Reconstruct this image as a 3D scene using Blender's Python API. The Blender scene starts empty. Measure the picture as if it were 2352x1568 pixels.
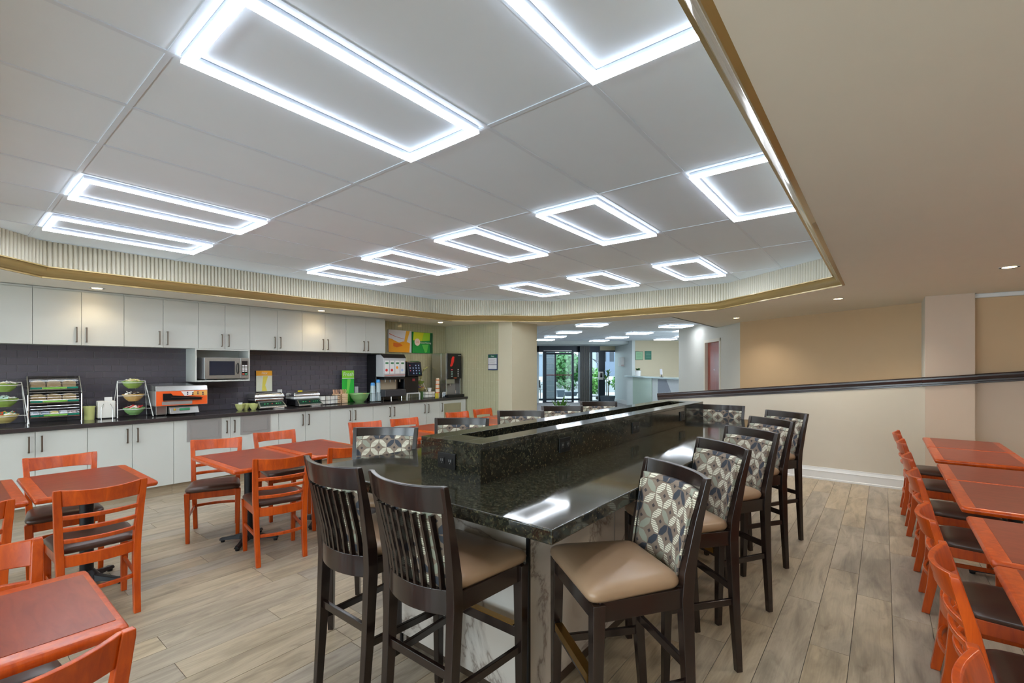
import bpy, bmesh, math, random
from mathutils import Vector, Matrix
from mathutils.geometry import tessellate_polygon
random.seed(7)
PI = math.pi
C = bpy.context.scene.collection
sc = bpy.context.scene

# ---------------------------------------------------------------- camera, world, exposure
EYE = 1.5
YAW = 0.6734
cam = bpy.data.cameras.new('camera'); camo = bpy.data.objects.new('camera', cam); C.objects.link(camo)
cam.lens = 36.0 * 1068.7 / 2352; cam.sensor_width = 36; cam.shift_y = 58.4 / 2352; cam.clip_start = .02; cam.clip_end = 300
camo.location = (0, 0, EYE); camo.rotation_euler = (PI / 2, 0, YAW - PI / 2)
sc.camera = camo
vs = sc.view_settings
vs.view_transform = 'Standard'; vs.look = 'None'; vs.gamma = 1; vs.use_curve_mapping = False
vs.exposure = 1.42
LED = 16.0          # radiance of the LED strips
DAY_FILL = 22.0          # watts of the fill lamp added at each assumed window behind the viewer
DOWN = 3.5          # watts of a recessed downlight
w = bpy.data.worlds.new('world'); sc.world = w; w.use_nodes = True
bg = w.node_tree.nodes['Background']; bg.inputs[0].default_value = (.80, .90, 1, 1); bg.inputs[1].default_value = 2.2
sc.cycles.max_bounces = 7; sc.cycles.diffuse_bounces = 5; sc.cycles.glossy_bounces = 4; sc.cycles.transmission_bounces = 6
sc.cycles.transparent_max_bounces = 12; sc.cycles.sample_clamp_indirect = 4; sc.cycles.caustics_reflective = False; sc.cycles.caustics_refractive = False

# ---------------------------------------------------------------- materials
def lin(c):
    return tuple(((v / 255 + .055) / 1.055) ** 2.4 if v > 10.3 else v / 255 / 12.92 for v in c) + (1,)
class NT:
    def __init__(s, name):
        s.m = bpy.data.materials.new(name); s.m.use_nodes = True; s.t = s.m.node_tree
        s.b = s.t.nodes['Principled BSDF']
    def n(s, typ, **kw):
        x = s.t.nodes.new(typ)
        for k, v in kw.items():
            if k.startswith('i_'):
                k = k[2:]; k = int(k) if k.isdigit() else k.replace('_', ' ')
                s.link(v, x.inputs[k])
            else: setattr(x, k, v)
        return x
    def link(s, v, inp):
        if isinstance(v, bpy.types.NodeSocket): s.t.links.new(v, inp)
        elif v is not None: inp.default_value = v
    def math(s, op, a, b=None, c=None):
        x = s.t.nodes.new('ShaderNodeMath'); x.operation = op
        for i, v in enumerate((a, b, c)):
            if v is not None: s.link(v, x.inputs[i])
        return x.outputs[0]
    def mix(s, f, a, b):
        x = s.t.nodes.new('ShaderNodeMix'); x.data_type = 'RGBA'
        s.link(f, x.inputs[0]); s.link(a, x.inputs[6]); s.link(b, x.inputs[7]); return x.outputs[2]
    def ramp(s, f, stops, interp='LINEAR'):
        x = s.t.nodes.new('ShaderNodeValToRGB'); x.color_ramp.interpolation = interp
        e = x.color_ramp.elements
        while len(e) < len(stops): e.new(.5)
        for k, (p, c) in enumerate(stops): e[k].position = p; e[k].color = c if len(c) == 4 else lin(c)
        s.link(f, x.inputs[0]); return x.outputs[0]
    def obj(s): return s.n('ShaderNodeTexCoord').outputs['Object']
    def pos(s): return s.n('ShaderNodeNewGeometry').outputs['Position']
    def mapping(s, v, scale=(1, 1, 1), rot=(0, 0, 0), loc=(0, 0, 0)):
        return s.n('ShaderNodeMapping', i_0=v, i_1=loc, i_2=rot, i_3=scale).outputs[0]
    def noise(s, v, scale=5, detail=3, rough=.5, dist=0):
        return s.n('ShaderNodeTexNoise', i_Vector=v, i_Scale=scale, i_Detail=detail, i_Roughness=rough, i_Distortion=dist).outputs[0]
    def bump(s, h, strength=.2, dist=.002):
        x = s.n('ShaderNodeBump', i_Height=h, i_Strength=strength, i_Distance=dist); s.t.links.new(x.outputs[0], s.b.inputs['Normal'])
    def set(s, col=None, rough=None, metal=None, coat=None, spec=None):
        for k, v in (('Base Color', col), ('Roughness', rough), ('Metallic', metal), ('Coat Weight', coat), ('Specular IOR Level', spec)):
            if v is not None: s.link(v, s.b.inputs[k])
        return s.m
def plain(name, col, rough=.5, metal=0, coat=0, var=.06, vs_=6, bump=0, bscale=200, spec=None):
    s = NT(name); c = lin(col)
    nz = s.noise(s.obj(), vs_, 3)
    a = tuple(min(1, v * (1 + var)) for v in c[:3]) + (1,); b = tuple(v * (1 - var) for v in c[:3]) + (1,)
    s.set(s.mix(nz, b, a), rough, metal, coat, spec)
    if coat: s.b.inputs['Coat Roughness'].default_value = .08
    if bump: s.bump(s.noise(s.obj(), bscale, 2), bump, .001)
    return s.m
def glow(name, col, strength):
    s = NT(name); s.set(lin(col), .4)
    s.b.inputs['Emission Color'].default_value = lin(col); s.b.inputs['Emission Strength'].default_value = strength
    return s.m
def wood(name, c0, c1, rough=.28, coat=.35, scale=(14, 14, 1.6), world=False):
    s = NT(name); v = s.mapping(s.obj(), scale)
    f = s.noise(v, 2.2, 5, .6, .6)
    s.set(s.ramp(f, [(.3, c0), (.7, c1)]), rough, 0, coat); s.b.inputs['Coat Roughness'].default_value = .12
    s.bump(f, .05, .0008)
    return s.m
def glass(name, tint=(235, 245, 245), alpha=.22, rough=.02):
    m = bpy.data.materials.new(name); m.use_nodes = True; t = m.node_tree; t.nodes.clear()
    o = t.nodes.new('ShaderNodeOutputMaterial'); mx = t.nodes.new('ShaderNodeMixShader'); tr = t.nodes.new('ShaderNodeBsdfTransparent')
    gl = t.nodes.new('ShaderNodeBsdfGlossy'); gl.inputs['Roughness'].default_value = rough
    tr.inputs[0].default_value = lin(tint); fr = t.nodes.new('ShaderNodeFresnel'); fr.inputs[0].default_value = 1.45
    ad = t.nodes.new('ShaderNodeMath'); ad.operation = 'MULTIPLY'; ad.inputs[1].default_value = alpha * 3; t.links.new(fr.outputs[0], ad.inputs[0])
    t.links.new(ad.outputs[0], mx.inputs[0]); t.links.new(tr.outputs[0], mx.inputs[1]); t.links.new(gl.outputs[0], mx.inputs[2]); t.links.new(mx.outputs[0], o.inputs[0])
    return m
def floor_mat():
    s = NT('oak_vinyl'); g = s.n('ShaderNodeNewGeometry'); oi = s.n('ShaderNodeObjectInfo')
    r = s.math('FRACT', s.math('ADD', s.math('MULTIPLY', oi.outputs['Random'], 7.3), s.math('MULTIPLY', g.outputs['Random Per Island'], 3.7)))
    off = s.n('ShaderNodeCombineXYZ', i_0=s.math('MULTIPLY', r, 40.0), i_1=s.math('MULTIPLY', r, 23.0)).outputs[0]
    p = s.n('ShaderNodeVectorMath', i_0=g.outputs['Position'], i_1=off).outputs[0]
    big = s.noise(s.mapping(p, (1.1, 5.5, 1)), 1.6, 4, .6, 1.2)
    fine = s.noise(s.mapping(p, (3, 60, 1)), 2.0, 4, .6, .4)
    knot = s.noise(s.mapping(p, (2.2, 5, 1)), 1.7, 2, .5, 2.0)
    f = s.math('ADD', s.math('MULTIPLY', big, .75), s.math('MULTIPLY', fine, .25))
    c = s.ramp(f, [(.30, (112, 102, 90)), (.43, (146, 134, 114)), (.54, (172, 158, 136)), (.68, (190, 178, 156))])
    c2 = s.ramp(knot, [(.27, (108, 90, 70)), (.36, (168, 152, 128)), (1, (168, 152, 128))])
    c = s.mix(.28, c, c2)
    hs = s.n('ShaderNodeHueSaturation', i_Color=c, i_Value=s.math('ADD', .90, s.math('MULTIPLY', r, .2)), i_Saturation=s.math('ADD', .8, s.math('MULTIPLY', r, .35)))
    s.set(hs.outputs[0], s.math('ADD', .30, s.math('MULTIPLY', fine, .2)))
    s.bump(fine, .12, .0006); return s.m
def granite_mat():
    s = NT('green_granite'); p = s.pos()
    v1 = s.n('ShaderNodeTexVoronoi', i_Vector=p, i_Scale=150.0, i_Randomness=1.0).outputs['Color']
    v2 = s.n('ShaderNodeTexVoronoi', i_Vector=p, i_Scale=75.0, i_Randomness=1.0).outputs['Color']
    a = s.n('ShaderNodeSeparateColor', i_0=v1).outputs; b = s.n('ShaderNodeSeparateColor', i_0=v2).outputs
    c = s.ramp(a[0], [(0, (18, 19, 16)), (.45, (32, 33, 27)), (.7, (42, 41, 32)), (.88, (56, 51, 37)), (.985, (92, 86, 62))])
    c2 = s.ramp(b[1], [(0, (20, 22, 18)), (.6, (34, 36, 29)), (.85, (52, 43, 30)), (.98, (72, 72, 56))])
    s.set(s.mix(.42, c, c2), .07, 0, 0, .6)
    return s.m
def marble_mat():
    s = NT('marble_porcelain'); p = s.mapping(s.pos(), (1, 1, 1), (.4, .3, .2))
    n1 = s.noise(p, 1.3, 6, .6, 1.4)
    vein = s.math('ABSOLUTE', s.math('SUBTRACT', n1, .5))
    f = s.math('SMOOTH_MIN', s.math('MULTIPLY', vein, 22), 1.0, .2)
    c = s.ramp(f, [(0, (150, 138, 130)), (.35, (192, 184, 176)), (1, (208, 201, 193))])
    s.set(c, .16, 0, 0, .5); return s.m
def fabric_mat():
    s = NT('leaf_print_fabric'); sep = s.n('ShaderNodeSeparateXYZ', i_0=s.obj()).outputs
    K = 1 / .052
    u = s.math('MULTIPLY', s.math('ADD', sep[0], 5.0), K); v = s.math('MULTIPLY', s.math('ADD', sep[2], 5.013), K)
    fu = s.math('SUBTRACT', s.math('FRACT', u), .5); fv = s.math('SUBTRACT', s.math('FRACT', v), .5)
    iu = s.math('FLOOR', u); iv = s.math('FLOOR', v)
    par = s.math('MODULO', s.math('ADD', iu, iv), 2.0); sg = s.math('SUBTRACT', s.math('MULTIPLY', par, 2.0), 1.0)
    sv = s.math('MULTIPLY', fv, sg)
    pp = s.math('ADD', fu, sv); qq = s.math('ABSOLUTE', s.math('SUBTRACT', fu, sv))
    lim = s.math('MINIMUM', s.math('MULTIPLY', s.math('SUBTRACT', 1.0, s.math('ABSOLUTE', pp)), .72), .40)
    leaf = s.math('LESS_THAN', qq, s.math('SUBTRACT', lim, .03))
    leaf = s.math('MULTIPLY', leaf, s.math('MULTIPLY', s.math('LESS_THAN', s.math('ABSOLUTE', fu), .475), s.math('LESS_THAN', s.math('ABSOLUTE', fv), .475)))
    h = s.math('FRACT', s.math('MULTIPLY', s.math('SINE', s.math('ADD', s.math('MULTIPLY', iu, 12.9898), s.math('MULTIPLY', iv, 78.233))), 43758.5))
    stripes = s.math('GREATER_THAN', s.math('SINE', s.math('MULTIPLY', v, 40.0)), .72)
    cream = s.mix(stripes, lin((208, 203, 182)), lin((92, 84, 74)))
    col = s.ramp(h, [(0, (52, 56, 64)), (.27, (138, 140, 124)), (.5, (150, 152, 136))], 'CONSTANT')
    isc = s.math('GREATER_THAN', h, .5)
    col = s.mix(isc, col, cream)
    du = s.math('SUBTRACT', s.math('FRACT', s.math('ADD', u, .5)), .5); dv = s.math('SUBTRACT', s.math('FRACT', s.math('ADD', v, .5)), .5)
    node = s.math('ADD', s.math('ABSOLUTE', du), s.math('ABSOLUTE', dv))
    par2 = s.math('MODULO', s.math('ADD', s.math('FLOOR', s.math('ADD', u, .5)), s.math('FLOOR', s.math('ADD', v, .5))), 2.0)
    dia = s.math('MULTIPLY', s.math('LESS_THAN', node, .17), s.math('LESS_THAN', par2, .5))
    base = s.mix(leaf, lin((122, 106, 92)), col)
    s.set(s.mix(dia, base, lin((58, 52, 52))), .8); s.bump(s.noise(s.obj(), 600, 2), .25, .0006); return s.m
def carpetless(name, col, rough=.6):
    return plain(name, col, rough, var=.03, vs_=1.5, bump=.05, bscale=90)
MT = {}
MT['floor'] = floor_mat(); MT['granite'] = granite_mat(); MT['marble'] = marble_mat(); MT['fabric'] = fabric_mat()
MT['tile_c'] = plain('ceiling_white', (226, 236, 246), .8, var=.015, bump=.1, bscale=400)
MT['grid'] = plain('grid_white', (216, 226, 238), .45, var=.02)
MT['soffit'] = plain('soffit_paint', (232, 228, 216), .75, var=.015)
MT['wall_white'] = plain('wall_offwhite', (214, 213, 205), .7, var=.015)
MT['wall_low'] = plain('wall_greige', (204, 196, 180), .6, var=.02)
MT['wall_tan'] = plain('wall_tan', (204, 175, 138), .6, var=.02)
MT['wall_pink'] = plain('wall_taupe', (206, 187, 168), .6, var=.02)
MT['wall_blue'] = plain('wall_cool_grey', (198, 208, 208), .5, var=.02)
MT['wall_beige'] = plain('wall_beige', (196, 188, 162), .6, var=.02)
MT['trim'] = plain('trim_white', (226, 228, 228), .35, var=.01)
MT['gold'] = plain('gold_paint', (166, 142, 90), .24, .3, .5, var=.05)
MT['flute'] = plain('fluted_cream', (226, 220, 204), .5, var=.03)
MT['rail'] = wood('espresso_rail', (34, 20, 20), (58, 38, 36), .3, .4, (4, 2, 30))
MT['cab'] = plain('cabinet_laminate', (196, 198, 192), .38, var=.015, vs_=2)
MT['toe'] = wood('toe_kick', (150, 132, 108), (172, 156, 132), .5, .1, (2, 10, 30))
MT['counter'] = plain('dark_counter', (56, 52, 52), .14, var=.25, vs_=150)
MT['subway'] = plain('charcoal_tile', (88, 84, 92), .1, var=.08, vs_=9)
MT['grout'] = plain('grout_grey', (150, 146, 146), .8)
MT['green_tile'] = plain('sage_tile', (176, 174, 144), .12, var=.05, vs_=8)
MT['green_grout'] = plain('sage_grout', (196, 196, 172), .7)
MT['nickel'] = plain('brushed_nickel', (128, 118, 106), .35, .9)
MT['steel'] = plain('stainless_steel', (190, 190, 188), .25, .95, var=.04)
MT['steel_panel'] = plain('grey_panel', (176, 176, 174), .3, .5, var=.08, vs_=3)
MT['beige_panel'] = plain('beige_panel', (150, 144, 116), .5)
MT['orange'] = wood('cherry_wood', (164, 56, 2), (204, 84, 8), .3, .12)
MT['table'] = wood('mahogany_top', (120, 42, 24), (146, 60, 36), .3, .0, (3, 14, 3))
MT['black'] = plain('black_iron', (24, 25, 28), .42, .3)
MT['vinyl'] = plain('brown_vinyl', (76, 54, 44), .33, var=.08, bump=.1, bscale=300)
MT['tan_vinyl'] = plain('tan_vinyl', (150, 122, 96), .36, var=.05, bump=.08, bscale=300)
MT['dark'] = wood('espresso_wood', (20, 12, 10), (38, 24, 20), .26, .35)
MT['brass'] = plain('aged_brass', (150, 112, 50), .32, .9, var=.2, vs_=30)
MT['outlet'] = plain('black_plastic', (18, 18, 20), .35)
MT['slot'] = plain('grey_slots', (120, 120, 120), .5)
MT['led'] = glow('led_strip', (240, 247, 255), LED)
MT['led_side'] = glow('led_strip_side', (240, 247, 255), LED * .05); MT['led_cove'] = glow('cove_strip', (240, 246, 255), .9)
MT['warm'] = glow('warm_lamp', (255, 214, 150), 14)
MT['white_pl'] = plain('white_plastic', (224, 224, 222), .35)
MT['black_pl'] = plain('black_gloss', (22, 22, 25), .2)
MT['dark_glass'] = plain('dark_glass', (30, 36, 52), .06)
MT['glass'] = glass('clear_glass'); MT['acrylic'] = glass('clear_acrylic', (240, 240, 238), .12, .05)
MT['bowl_green'] = plain('green_ceramic', (142, 172, 84), .25, coat=.3)
MT['bowl_mint'] = plain('mint_ceramic', (142, 186, 116), .25, coat=.3)
MT['bowl_yellow'] = plain('yellow_ceramic', (206, 188, 118), .3, coat=.3)
MT['bowl_tan'] = plain('tan_ceramic', (214, 176, 108), .3, coat=.3)
MT['bowl_lime'] = plain('lime_ceramic', (206, 208, 134), .3, coat=.3)
MT['paper'] = plain('white_paper', (226, 224, 216), .7)
MT['chrome'] = plain('chrome', (214, 214, 214), .12, 1)
MT['door_red'] = wood('red_door', (140, 56, 38), (166, 82, 66), .3, .3, (3, 3, 1))
MT['dk_frame'] = plain('dark_frame', (34, 46, 58), .4, .3)
MT['leaf'] = plain('leaf_green', (46, 100, 40), .4, var=.35, vs_=12)
MT['leaf_lt'] = plain('leaf_light', (84, 140, 52), .4, var=.3, vs_=12)
MT['soil'] = plain('soil', (52, 40, 30), .9)
MT['concrete'] = plain('concrete', (150, 150, 148), .8)
MT['asphalt'] = plain('asphalt', (100, 102, 104), .9)
MT['pillar'] = plain('pillar_brick', (96, 104, 110), .8, var=.25, vs_=14)
MT['car'] = plain('car_paint', (48, 60, 78), .2, .3, .5)
MT['bark'] = plain('bark', (90, 76, 60), .9)
MT['yellow'] = plain('yellow_plastic', (214, 200, 30), .4)
def flat(name, c, rough=.5):
    if name not in MT: MT[name] = plain(name, c, rough, var=.03)
    return MT[name]

# ---------------------------------------------------------------- mesh helpers
def box(bm, x0, x1, y0, y1, z0, z1, mi=0):
    v = [bm.verts.new((x, y, z)) for z in (z0, z1) for x, y in ((x0, y0), (x1, y0), (x1, y1), (x0, y1))]
    for f in ((3, 2, 1, 0), (4, 5, 6, 7), (0, 1, 5, 4), (1, 2, 6, 5), (2, 3, 7, 6), (3, 0, 4, 7)):
        bm.faces.new([v[i] for i in f]).material_index = mi
def loft(bm, rings, caps=True, closed=False):
    R = [[bm.verts.new(p) for p in r] for r in rings]; n = len(R[0]); fs = []
    for a, b in zip(R, R[1:] + ([R[0]] if closed else [])):
        for i in range(n):
            fs.append(bm.faces.new((a[i], a[(i + 1) % n], b[(i + 1) % n], b[i])))
    if caps and not closed:
        bm.faces.new(R[0][::-1]); bm.faces.new(R[-1])
    return fs
def post(bm, pts):      # horizontal rectangles (x, y, z, hx, hy) lofted upward
    loft(bm, [[(x - a, y - b, z), (x + a, y - b, z), (x + a, y + b, z), (x - a, y + b, z)] for x, y, z, a, b in pts])
def lathe(bm, prof, c=(0, 0, 0), n=20, caps=True):
    loft(bm, [[(c[0] + r * math.cos(2 * PI * k / n), c[1] + r * math.sin(2 * PI * k / n), c[2] + z) for k in range(n)] for r, z in prof], caps)
def bar(bm, p0, p1, w, h, up=(0, 0, 1)):
    p0, p1 = Vector(p0), Vector(p1); d = (p1 - p0).normalized(); u = Vector(up)
    if abs(d.dot(u)) > .98: u = Vector((1, 0, 0))
    s = d.cross(u).normalized(); t = s.cross(d)
    loft(bm, [[p + s * a * w / 2 + t * b * h / 2 for a, b in ((-1, -1), (1, -1), (1, 1), (-1, 1))] for p in (p0, p1)])
def tube(bm, pts, r, n=8):
    pts = [Vector(p) for p in pts]; rings = []
    for i, p in enumerate(pts):
        d = (pts[min(i + 1, len(pts) - 1)] - pts[max(i - 1, 0)]).normalized()
        u = Vector((0, 0, 1)) if abs(d.z) < .9 else Vector((1, 0, 0)); s = d.cross(u).normalized(); t = s.cross(d)
        rr = r[i] if isinstance(r, (list, tuple)) else r
        rings.append([p + (s * math.cos(2 * PI * k / n) + t * math.sin(2 * PI * k / n)) * rr for k in range(n)])
    loft(bm, rings)
def arc_board(bm, hw, yb, sag, z0, z1, th, n=9, zc=0, top_sag=0, hw2=None):     # board bowed backwards in plan
    rings = []
    for k in range(n):
        t = -1 + 2 * k / (n - 1); y = yb - sag * (1 - t * t)
        nrm = Vector((2 * sag * t / hw, -1, 0)); nrm = Vector((-2 * sag * t / hw, 1, 0)).normalized() * th / 2
        h2 = hw2 or hw; r = []
        for z, s, hh in ((z0, -1, hw), (z0, 1, hw), (z1, 1, h2), (z1, -1, h2)):
            lean = -zc * (z - z0)
            r.append((t * hh + s * nrm.x, y + s * nrm.y + lean, z + (top_sag * t * t if z == z1 else 0)))
        rings.append(r)
    loft(bm, rings)
def prism(bm, poly, z0, z1):
    loft(bm, [[(x, y, z0) for x, y in poly], [(x, y, z1) for x, y in poly]])
def add(name, bm, mat, parent=None, loc=None, rz=0, smooth=False, bevel=0, kind=None, label=None, cat=None, group=None, seg=2):
    bmesh.ops.recalc_face_normals(bm, faces=bm.faces[:])
    if bevel: bmesh.ops.bevel(bm, geom=[e for e in bm.edges if e.is_manifold and e.calc_face_angle(0) > .5], offset=bevel, segments=seg, profile=.5, affect='EDGES', clamp_overlap=True)
    me = bpy.data.meshes.new(name); bm.to_mesh(me); bm.free()
    for m in (mat if isinstance(mat, (list, tuple)) else [mat]): me.materials.append(m)
    if smooth or bevel:
        me.shade_smooth()
        if smooth != 'all': me.set_sharp_from_angle(angle=math.radians(38))
        if bevel and len(me.polygons) < 1500:      # area-weighted normals keep the flat faces flat beside their bevels
            fn = [p.normal.copy() for p in me.polygons]; fa = [p.area ** 2 for p in me.polygons]; vf = [[] for _ in me.vertices]
            for p in me.polygons:
                for v in p.vertices: vf[v].append(p.index)
            out = [None] * len(me.loops)
            for p in me.polygons:
                for li, v in zip(p.loop_indices, p.vertices):
                    n = Vector((0, 0, 0))
                    for q in vf[v]:
                        if fn[q].dot(fn[p.index]) > .55: n += fn[q] * fa[q]
                    out[li] = n.normalized() if n.length > 1e-20 else fn[p.index]
            me.normals_split_custom_set(out)
    o = bpy.data.objects.new(name, me); C.objects.link(o)
    if parent: o.parent = parent
    if loc: o.location = loc
    o.rotation_euler.z = rz
    tag(o, label, cat, group, kind); return o
def tag(o, label=None, cat=None, group=None, kind=None):
    for k, v in (('label', label), ('category', cat), ('group', group), ('kind', kind)):
        if v: o[k] = v
    return o
def thing(name, label, cat, loc=(0, 0, 0), rz=0, group=None):
    o = bpy.data.objects.new(name, None); o.empty_display_size = .1; C.objects.link(o); o.location = loc; o.rotation_euler.z = rz
    return tag(o, label, cat, group)
def kids(o): return KID.get(o.name, [])
def dup(o, parent=None, loc=None, rz=None, label=None, group=None, children=None):
    c = o.copy(); C.objects.link(c)
    if parent: c.parent = parent
    if loc is not None: c.location = loc
    if rz is not None: c.rotation_euler.z = rz
    if label: c['label'] = label
    if group: c['group'] = group
    for ch in list(o.children): dup(ch, c)
    return c
def B(): return bmesh.new()
def bx(name, x0, x1, y0, y1, z0, z1, mat, parent=None, bevel=0, **k):
    b = B(); box(b, x0, x1, y0, y1, z0, z1); return add(name, b, mat, parent, bevel=bevel, **k)
def S(name, bm, mat, **k): return add(name, bm, mat, kind='structure', **k)
def text(body, size, parent, loc, rot, mat, name='lettering', ext=.0004, align='CENTER', shear=0):
    cu = bpy.data.curves.new(name, 'FONT'); cu.body = body; cu.size = size; cu.extrude = ext; cu.align_x = align; cu.align_y = 'CENTER'; cu.shear = shear
    cu.materials.append(mat); o = bpy.data.objects.new(name, cu); C.objects.link(o); 
    dg = bpy.context.evaluated_depsgraph_get(); me = bpy.data.meshes.new_from_object(o.evaluated_get(dg)); bpy.data.objects.remove(o)
    o = bpy.data.objects.new(name, me); C.objects.link(o); o.parent = parent; o.location = loc; o.rotation_euler = rot; return o
FRONT = (PI / 2, 0, 0)      # lettering that faces -Y

# ---------------------------------------------------------------- floor
PW, PL = .178, 1.22
fl = B(); box(fl, -4, 26, -3, 22, -.05, -.008); floor = S('floor', fl, MT['grout'])
def project(x, y, z):
    d = x * math.cos(YAW) + y * math.sin(YAW); l = x * math.sin(YAW) - y * math.cos(YAW)
    if d < .2: return None
    return 1176 + 1068.7 * l / d, 842.4 - 1068.7 * (z - EYE) / d, d
planks = []
row = -12
while True:
    y0 = .137 + row * PW
    if y0 > 7.0: break
    off = ((row * 0.377 + (row * row * .071)) % 1) * PL
    x = -1.9 + off - PL
    while x < 12.5:
        if not (x > 7.5 and y0 < -.6): planks.append((x, y0))
        x += PL
    row += 1
def pscore(p):
    q = project(p[0] + .6, p[1] + .09, 0)
    if not q or not (-200 < q[0] < 2500 and q[1] < 1800): return 0
    # what stands in front of the far rows: counter base and cabinets
    return 1 / q[2] ** 2.6
planks.sort(key=pscore, reverse=True)
pb = B(); box(pb, 0, PL - .0022, 0, PW - .0022, -.008, 0)
p0 = add('plank', pb, MT['floor'], floor, loc=(planks[0][0], planks[0][1], 0), bevel=.0008, seg=1)
for x, y in planks[1:290]: dup(p0, floor, (x, y, 0))
rb = B()
for x, y in planks[290:]: box(rb, x, x + PL - .0022, y, y + PW - .0022, -.008, 0)
y = planks and 7.0
add('planks', rb, MT['floor'], floor, kind='stuff')

# ---------------------------------------------------------------- tray ceiling
ZC, ZS = 2.7528, 2.34
GX0, GY0, TX, TY = .6014, 1.6205, 1.2192, .6096
FLUTE = [(6.14, -.02), (7.46, 1.95), (7.46, 4.94), (5.86, 6.545), (.70, 6.545), (-.9, 4.95), (-.9, 1.55), (.65, -.02)]
FLUTE[0] = (6.00, -.02); FLUTE[1] = (7.46, 1.80)
EDGE = [(5.86, .325), (7.20, 1.90), (7.17, 4.83), (5.95, 6.16), (.66, 6.16), (-.52, 4.98), (-.52, 1.5), (.65, .325)]
ct = B(); box(ct, -1.9, 8.0, -.3, 7.0, ZC + .02, ZC + .06); ceiling = S('ceiling', ct, MT['tile_c'])
tb = B(); box(tb, .008, TX - .008, .008, TY - .008, ZC + .004, ZC + .02)
t0 = None
for i in range(-2, 6):
    for j in range(-3, 9):
        l = (GX0 + i * TX, GY0 + j * TY, 0)
        if t0 is None: t0 = add('ceiling_tile', tb, MT['tile_c'], ceiling, loc=l, bevel=.002, seg=1)
        else: dup(t0, ceiling, l)
gb = B()
for i in range(-2, 7): box(gb, GX0 + i * TX - .012, GX0 + i * TX + .012, -.25, 7.0, ZC, ZC + .0045)
for j in range(-3, 10): box(gb, -1.85, 8.0, GY0 + j * TY - .012, GY0 + j * TY + .012, ZC - .0003, ZC + .004)
add('ceiling_grid', gb, MT['grid'], ceiling)
def ring_box(bm, x0, x1, y0, y1, w_, z0, z1):
    for a, b, c, d in ((x0, x1, y0, y0 + w_), (x0, x1, y1 - w_, y1), (x0, x0 + w_, y0 + w_, y1 - w_), (x1 - w_, x1, y0 + w_, y1 - w_)): box(bm, a, b, c, d, z0, z1)
def ceiling_light(label, loc, w_, h_, rz=0, group='LED frame lights in the tray ceiling'):
    t = thing('ceiling_light', label, 'light', loc, rz, group)
    b = B(); ring_box(b, .03, w_ - .03, .03, h_ - .03, .034, -.022, 0); add('housing', b, MT['grid'], t)
    b = B(); ring_box(b, .028, w_ - .028, .028, h_ - .028, .038, -.034, -.0221); d = add('diffuser', b, [MT['led'], MT['led_side']], t)
    for p in d.data.polygons:
        if abs(p.normal.z) < .5: p.material_index = 1
    return t
RN = {-2: 'behind the viewer', 0: 'in the first row', 2: 'in the middle row', 4: 'in the last row by the lobby'}
first = None
LL = {(0, 0): 'largest glowing rectangular LED frame light, overhead in the white tray ceiling',
      (0, -2): 'LED frame light cut by the gold tray moulding at the top of the picture',
      (0, 4): 'long LED frame light second from the fluted cove wall above the cabinets',
      (0, 6): 'long LED frame light next to the fluted cove wall above the upper cabinets',
      (2, -2): 'LED frame light cut by the gold moulding, midway along the tray',
      (2, 0): 'LED frame light in the middle row, largest of the four whole ones there',
      (2, 2): 'LED frame light in the middle row, second from the right moulding side',
      (2, 4): 'LED frame light in the middle row, between two others and nearer the cabinets',
      (2, 6): 'LED frame light in the middle row, closest to the fluted wall above the cabinets',
      (4, 0): 'small looking LED frame light in the far row, nearest the downlights side',
      (4, 2): 'small looking LED frame light in the far row, middle one of three',
      (4, 4): 'small looking LED frame light in the far row, nearest the tiled corner'}
for (i, j), lb in LL.items():
    l = (GX0 + i * TX, GY0 + j * TY, ZC)
    if first is None: first = ceiling_light(lb, l, TX, TY)
    else: dup(first, None, l, label=lb)
for j in (0, 4): dup(first, None, (GX0 - 2 * TX + .3, GY0 + j * TY, ZC), label='LED frame light behind the viewer, %s side of the tray' % ('bar' if j == 0 else 'cabinet'))  # unseen frames added to give the room more light
# fluted cove wall: a corrugated sheet on every side of the tray
def flutes(name, p, q, flip=1):
    p, q = Vector(p + (0,)), Vector(q + (0,)); d = (q - p); L = d.length; d.normalize(); nrm = Vector((-d.y, d.x, 0)) * flip
    n = int(L / .038); bm = B(); prev = None
    for k in range(n):
        for f, h in ((0, -.007), (.06, -.007), (.08, .004), (.2, .013), (.38, .018), (.62, .018), (.8, .013), (.92, .004), (.94, -.007)):
            pt = p + d * (L * (k + f) / n) + nrm * h
            v0 = bm.verts.new((pt.x, pt.y, ZS + .001)); v1 = bm.verts.new((pt.x, pt.y, ZC + .01))
            if prev: bm.faces.new((prev[0], v0, v1, prev[1]))
            prev = (v0, v1)
    return S(name, bm, MT['flute'], smooth=True)
nm = ['wall_cove_corner_right', 'wall_cove_far', 'wall_cove_corner_far', 'wall_cove_left', 'wall_cove_corner_left', 'wall_cove_near', 'wall_cove_corner_near', 'wall_cove_right']
for k in range(8): flutes(nm[k], FLUTE[k], FLUTE[(k + 1) % 8])
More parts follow.
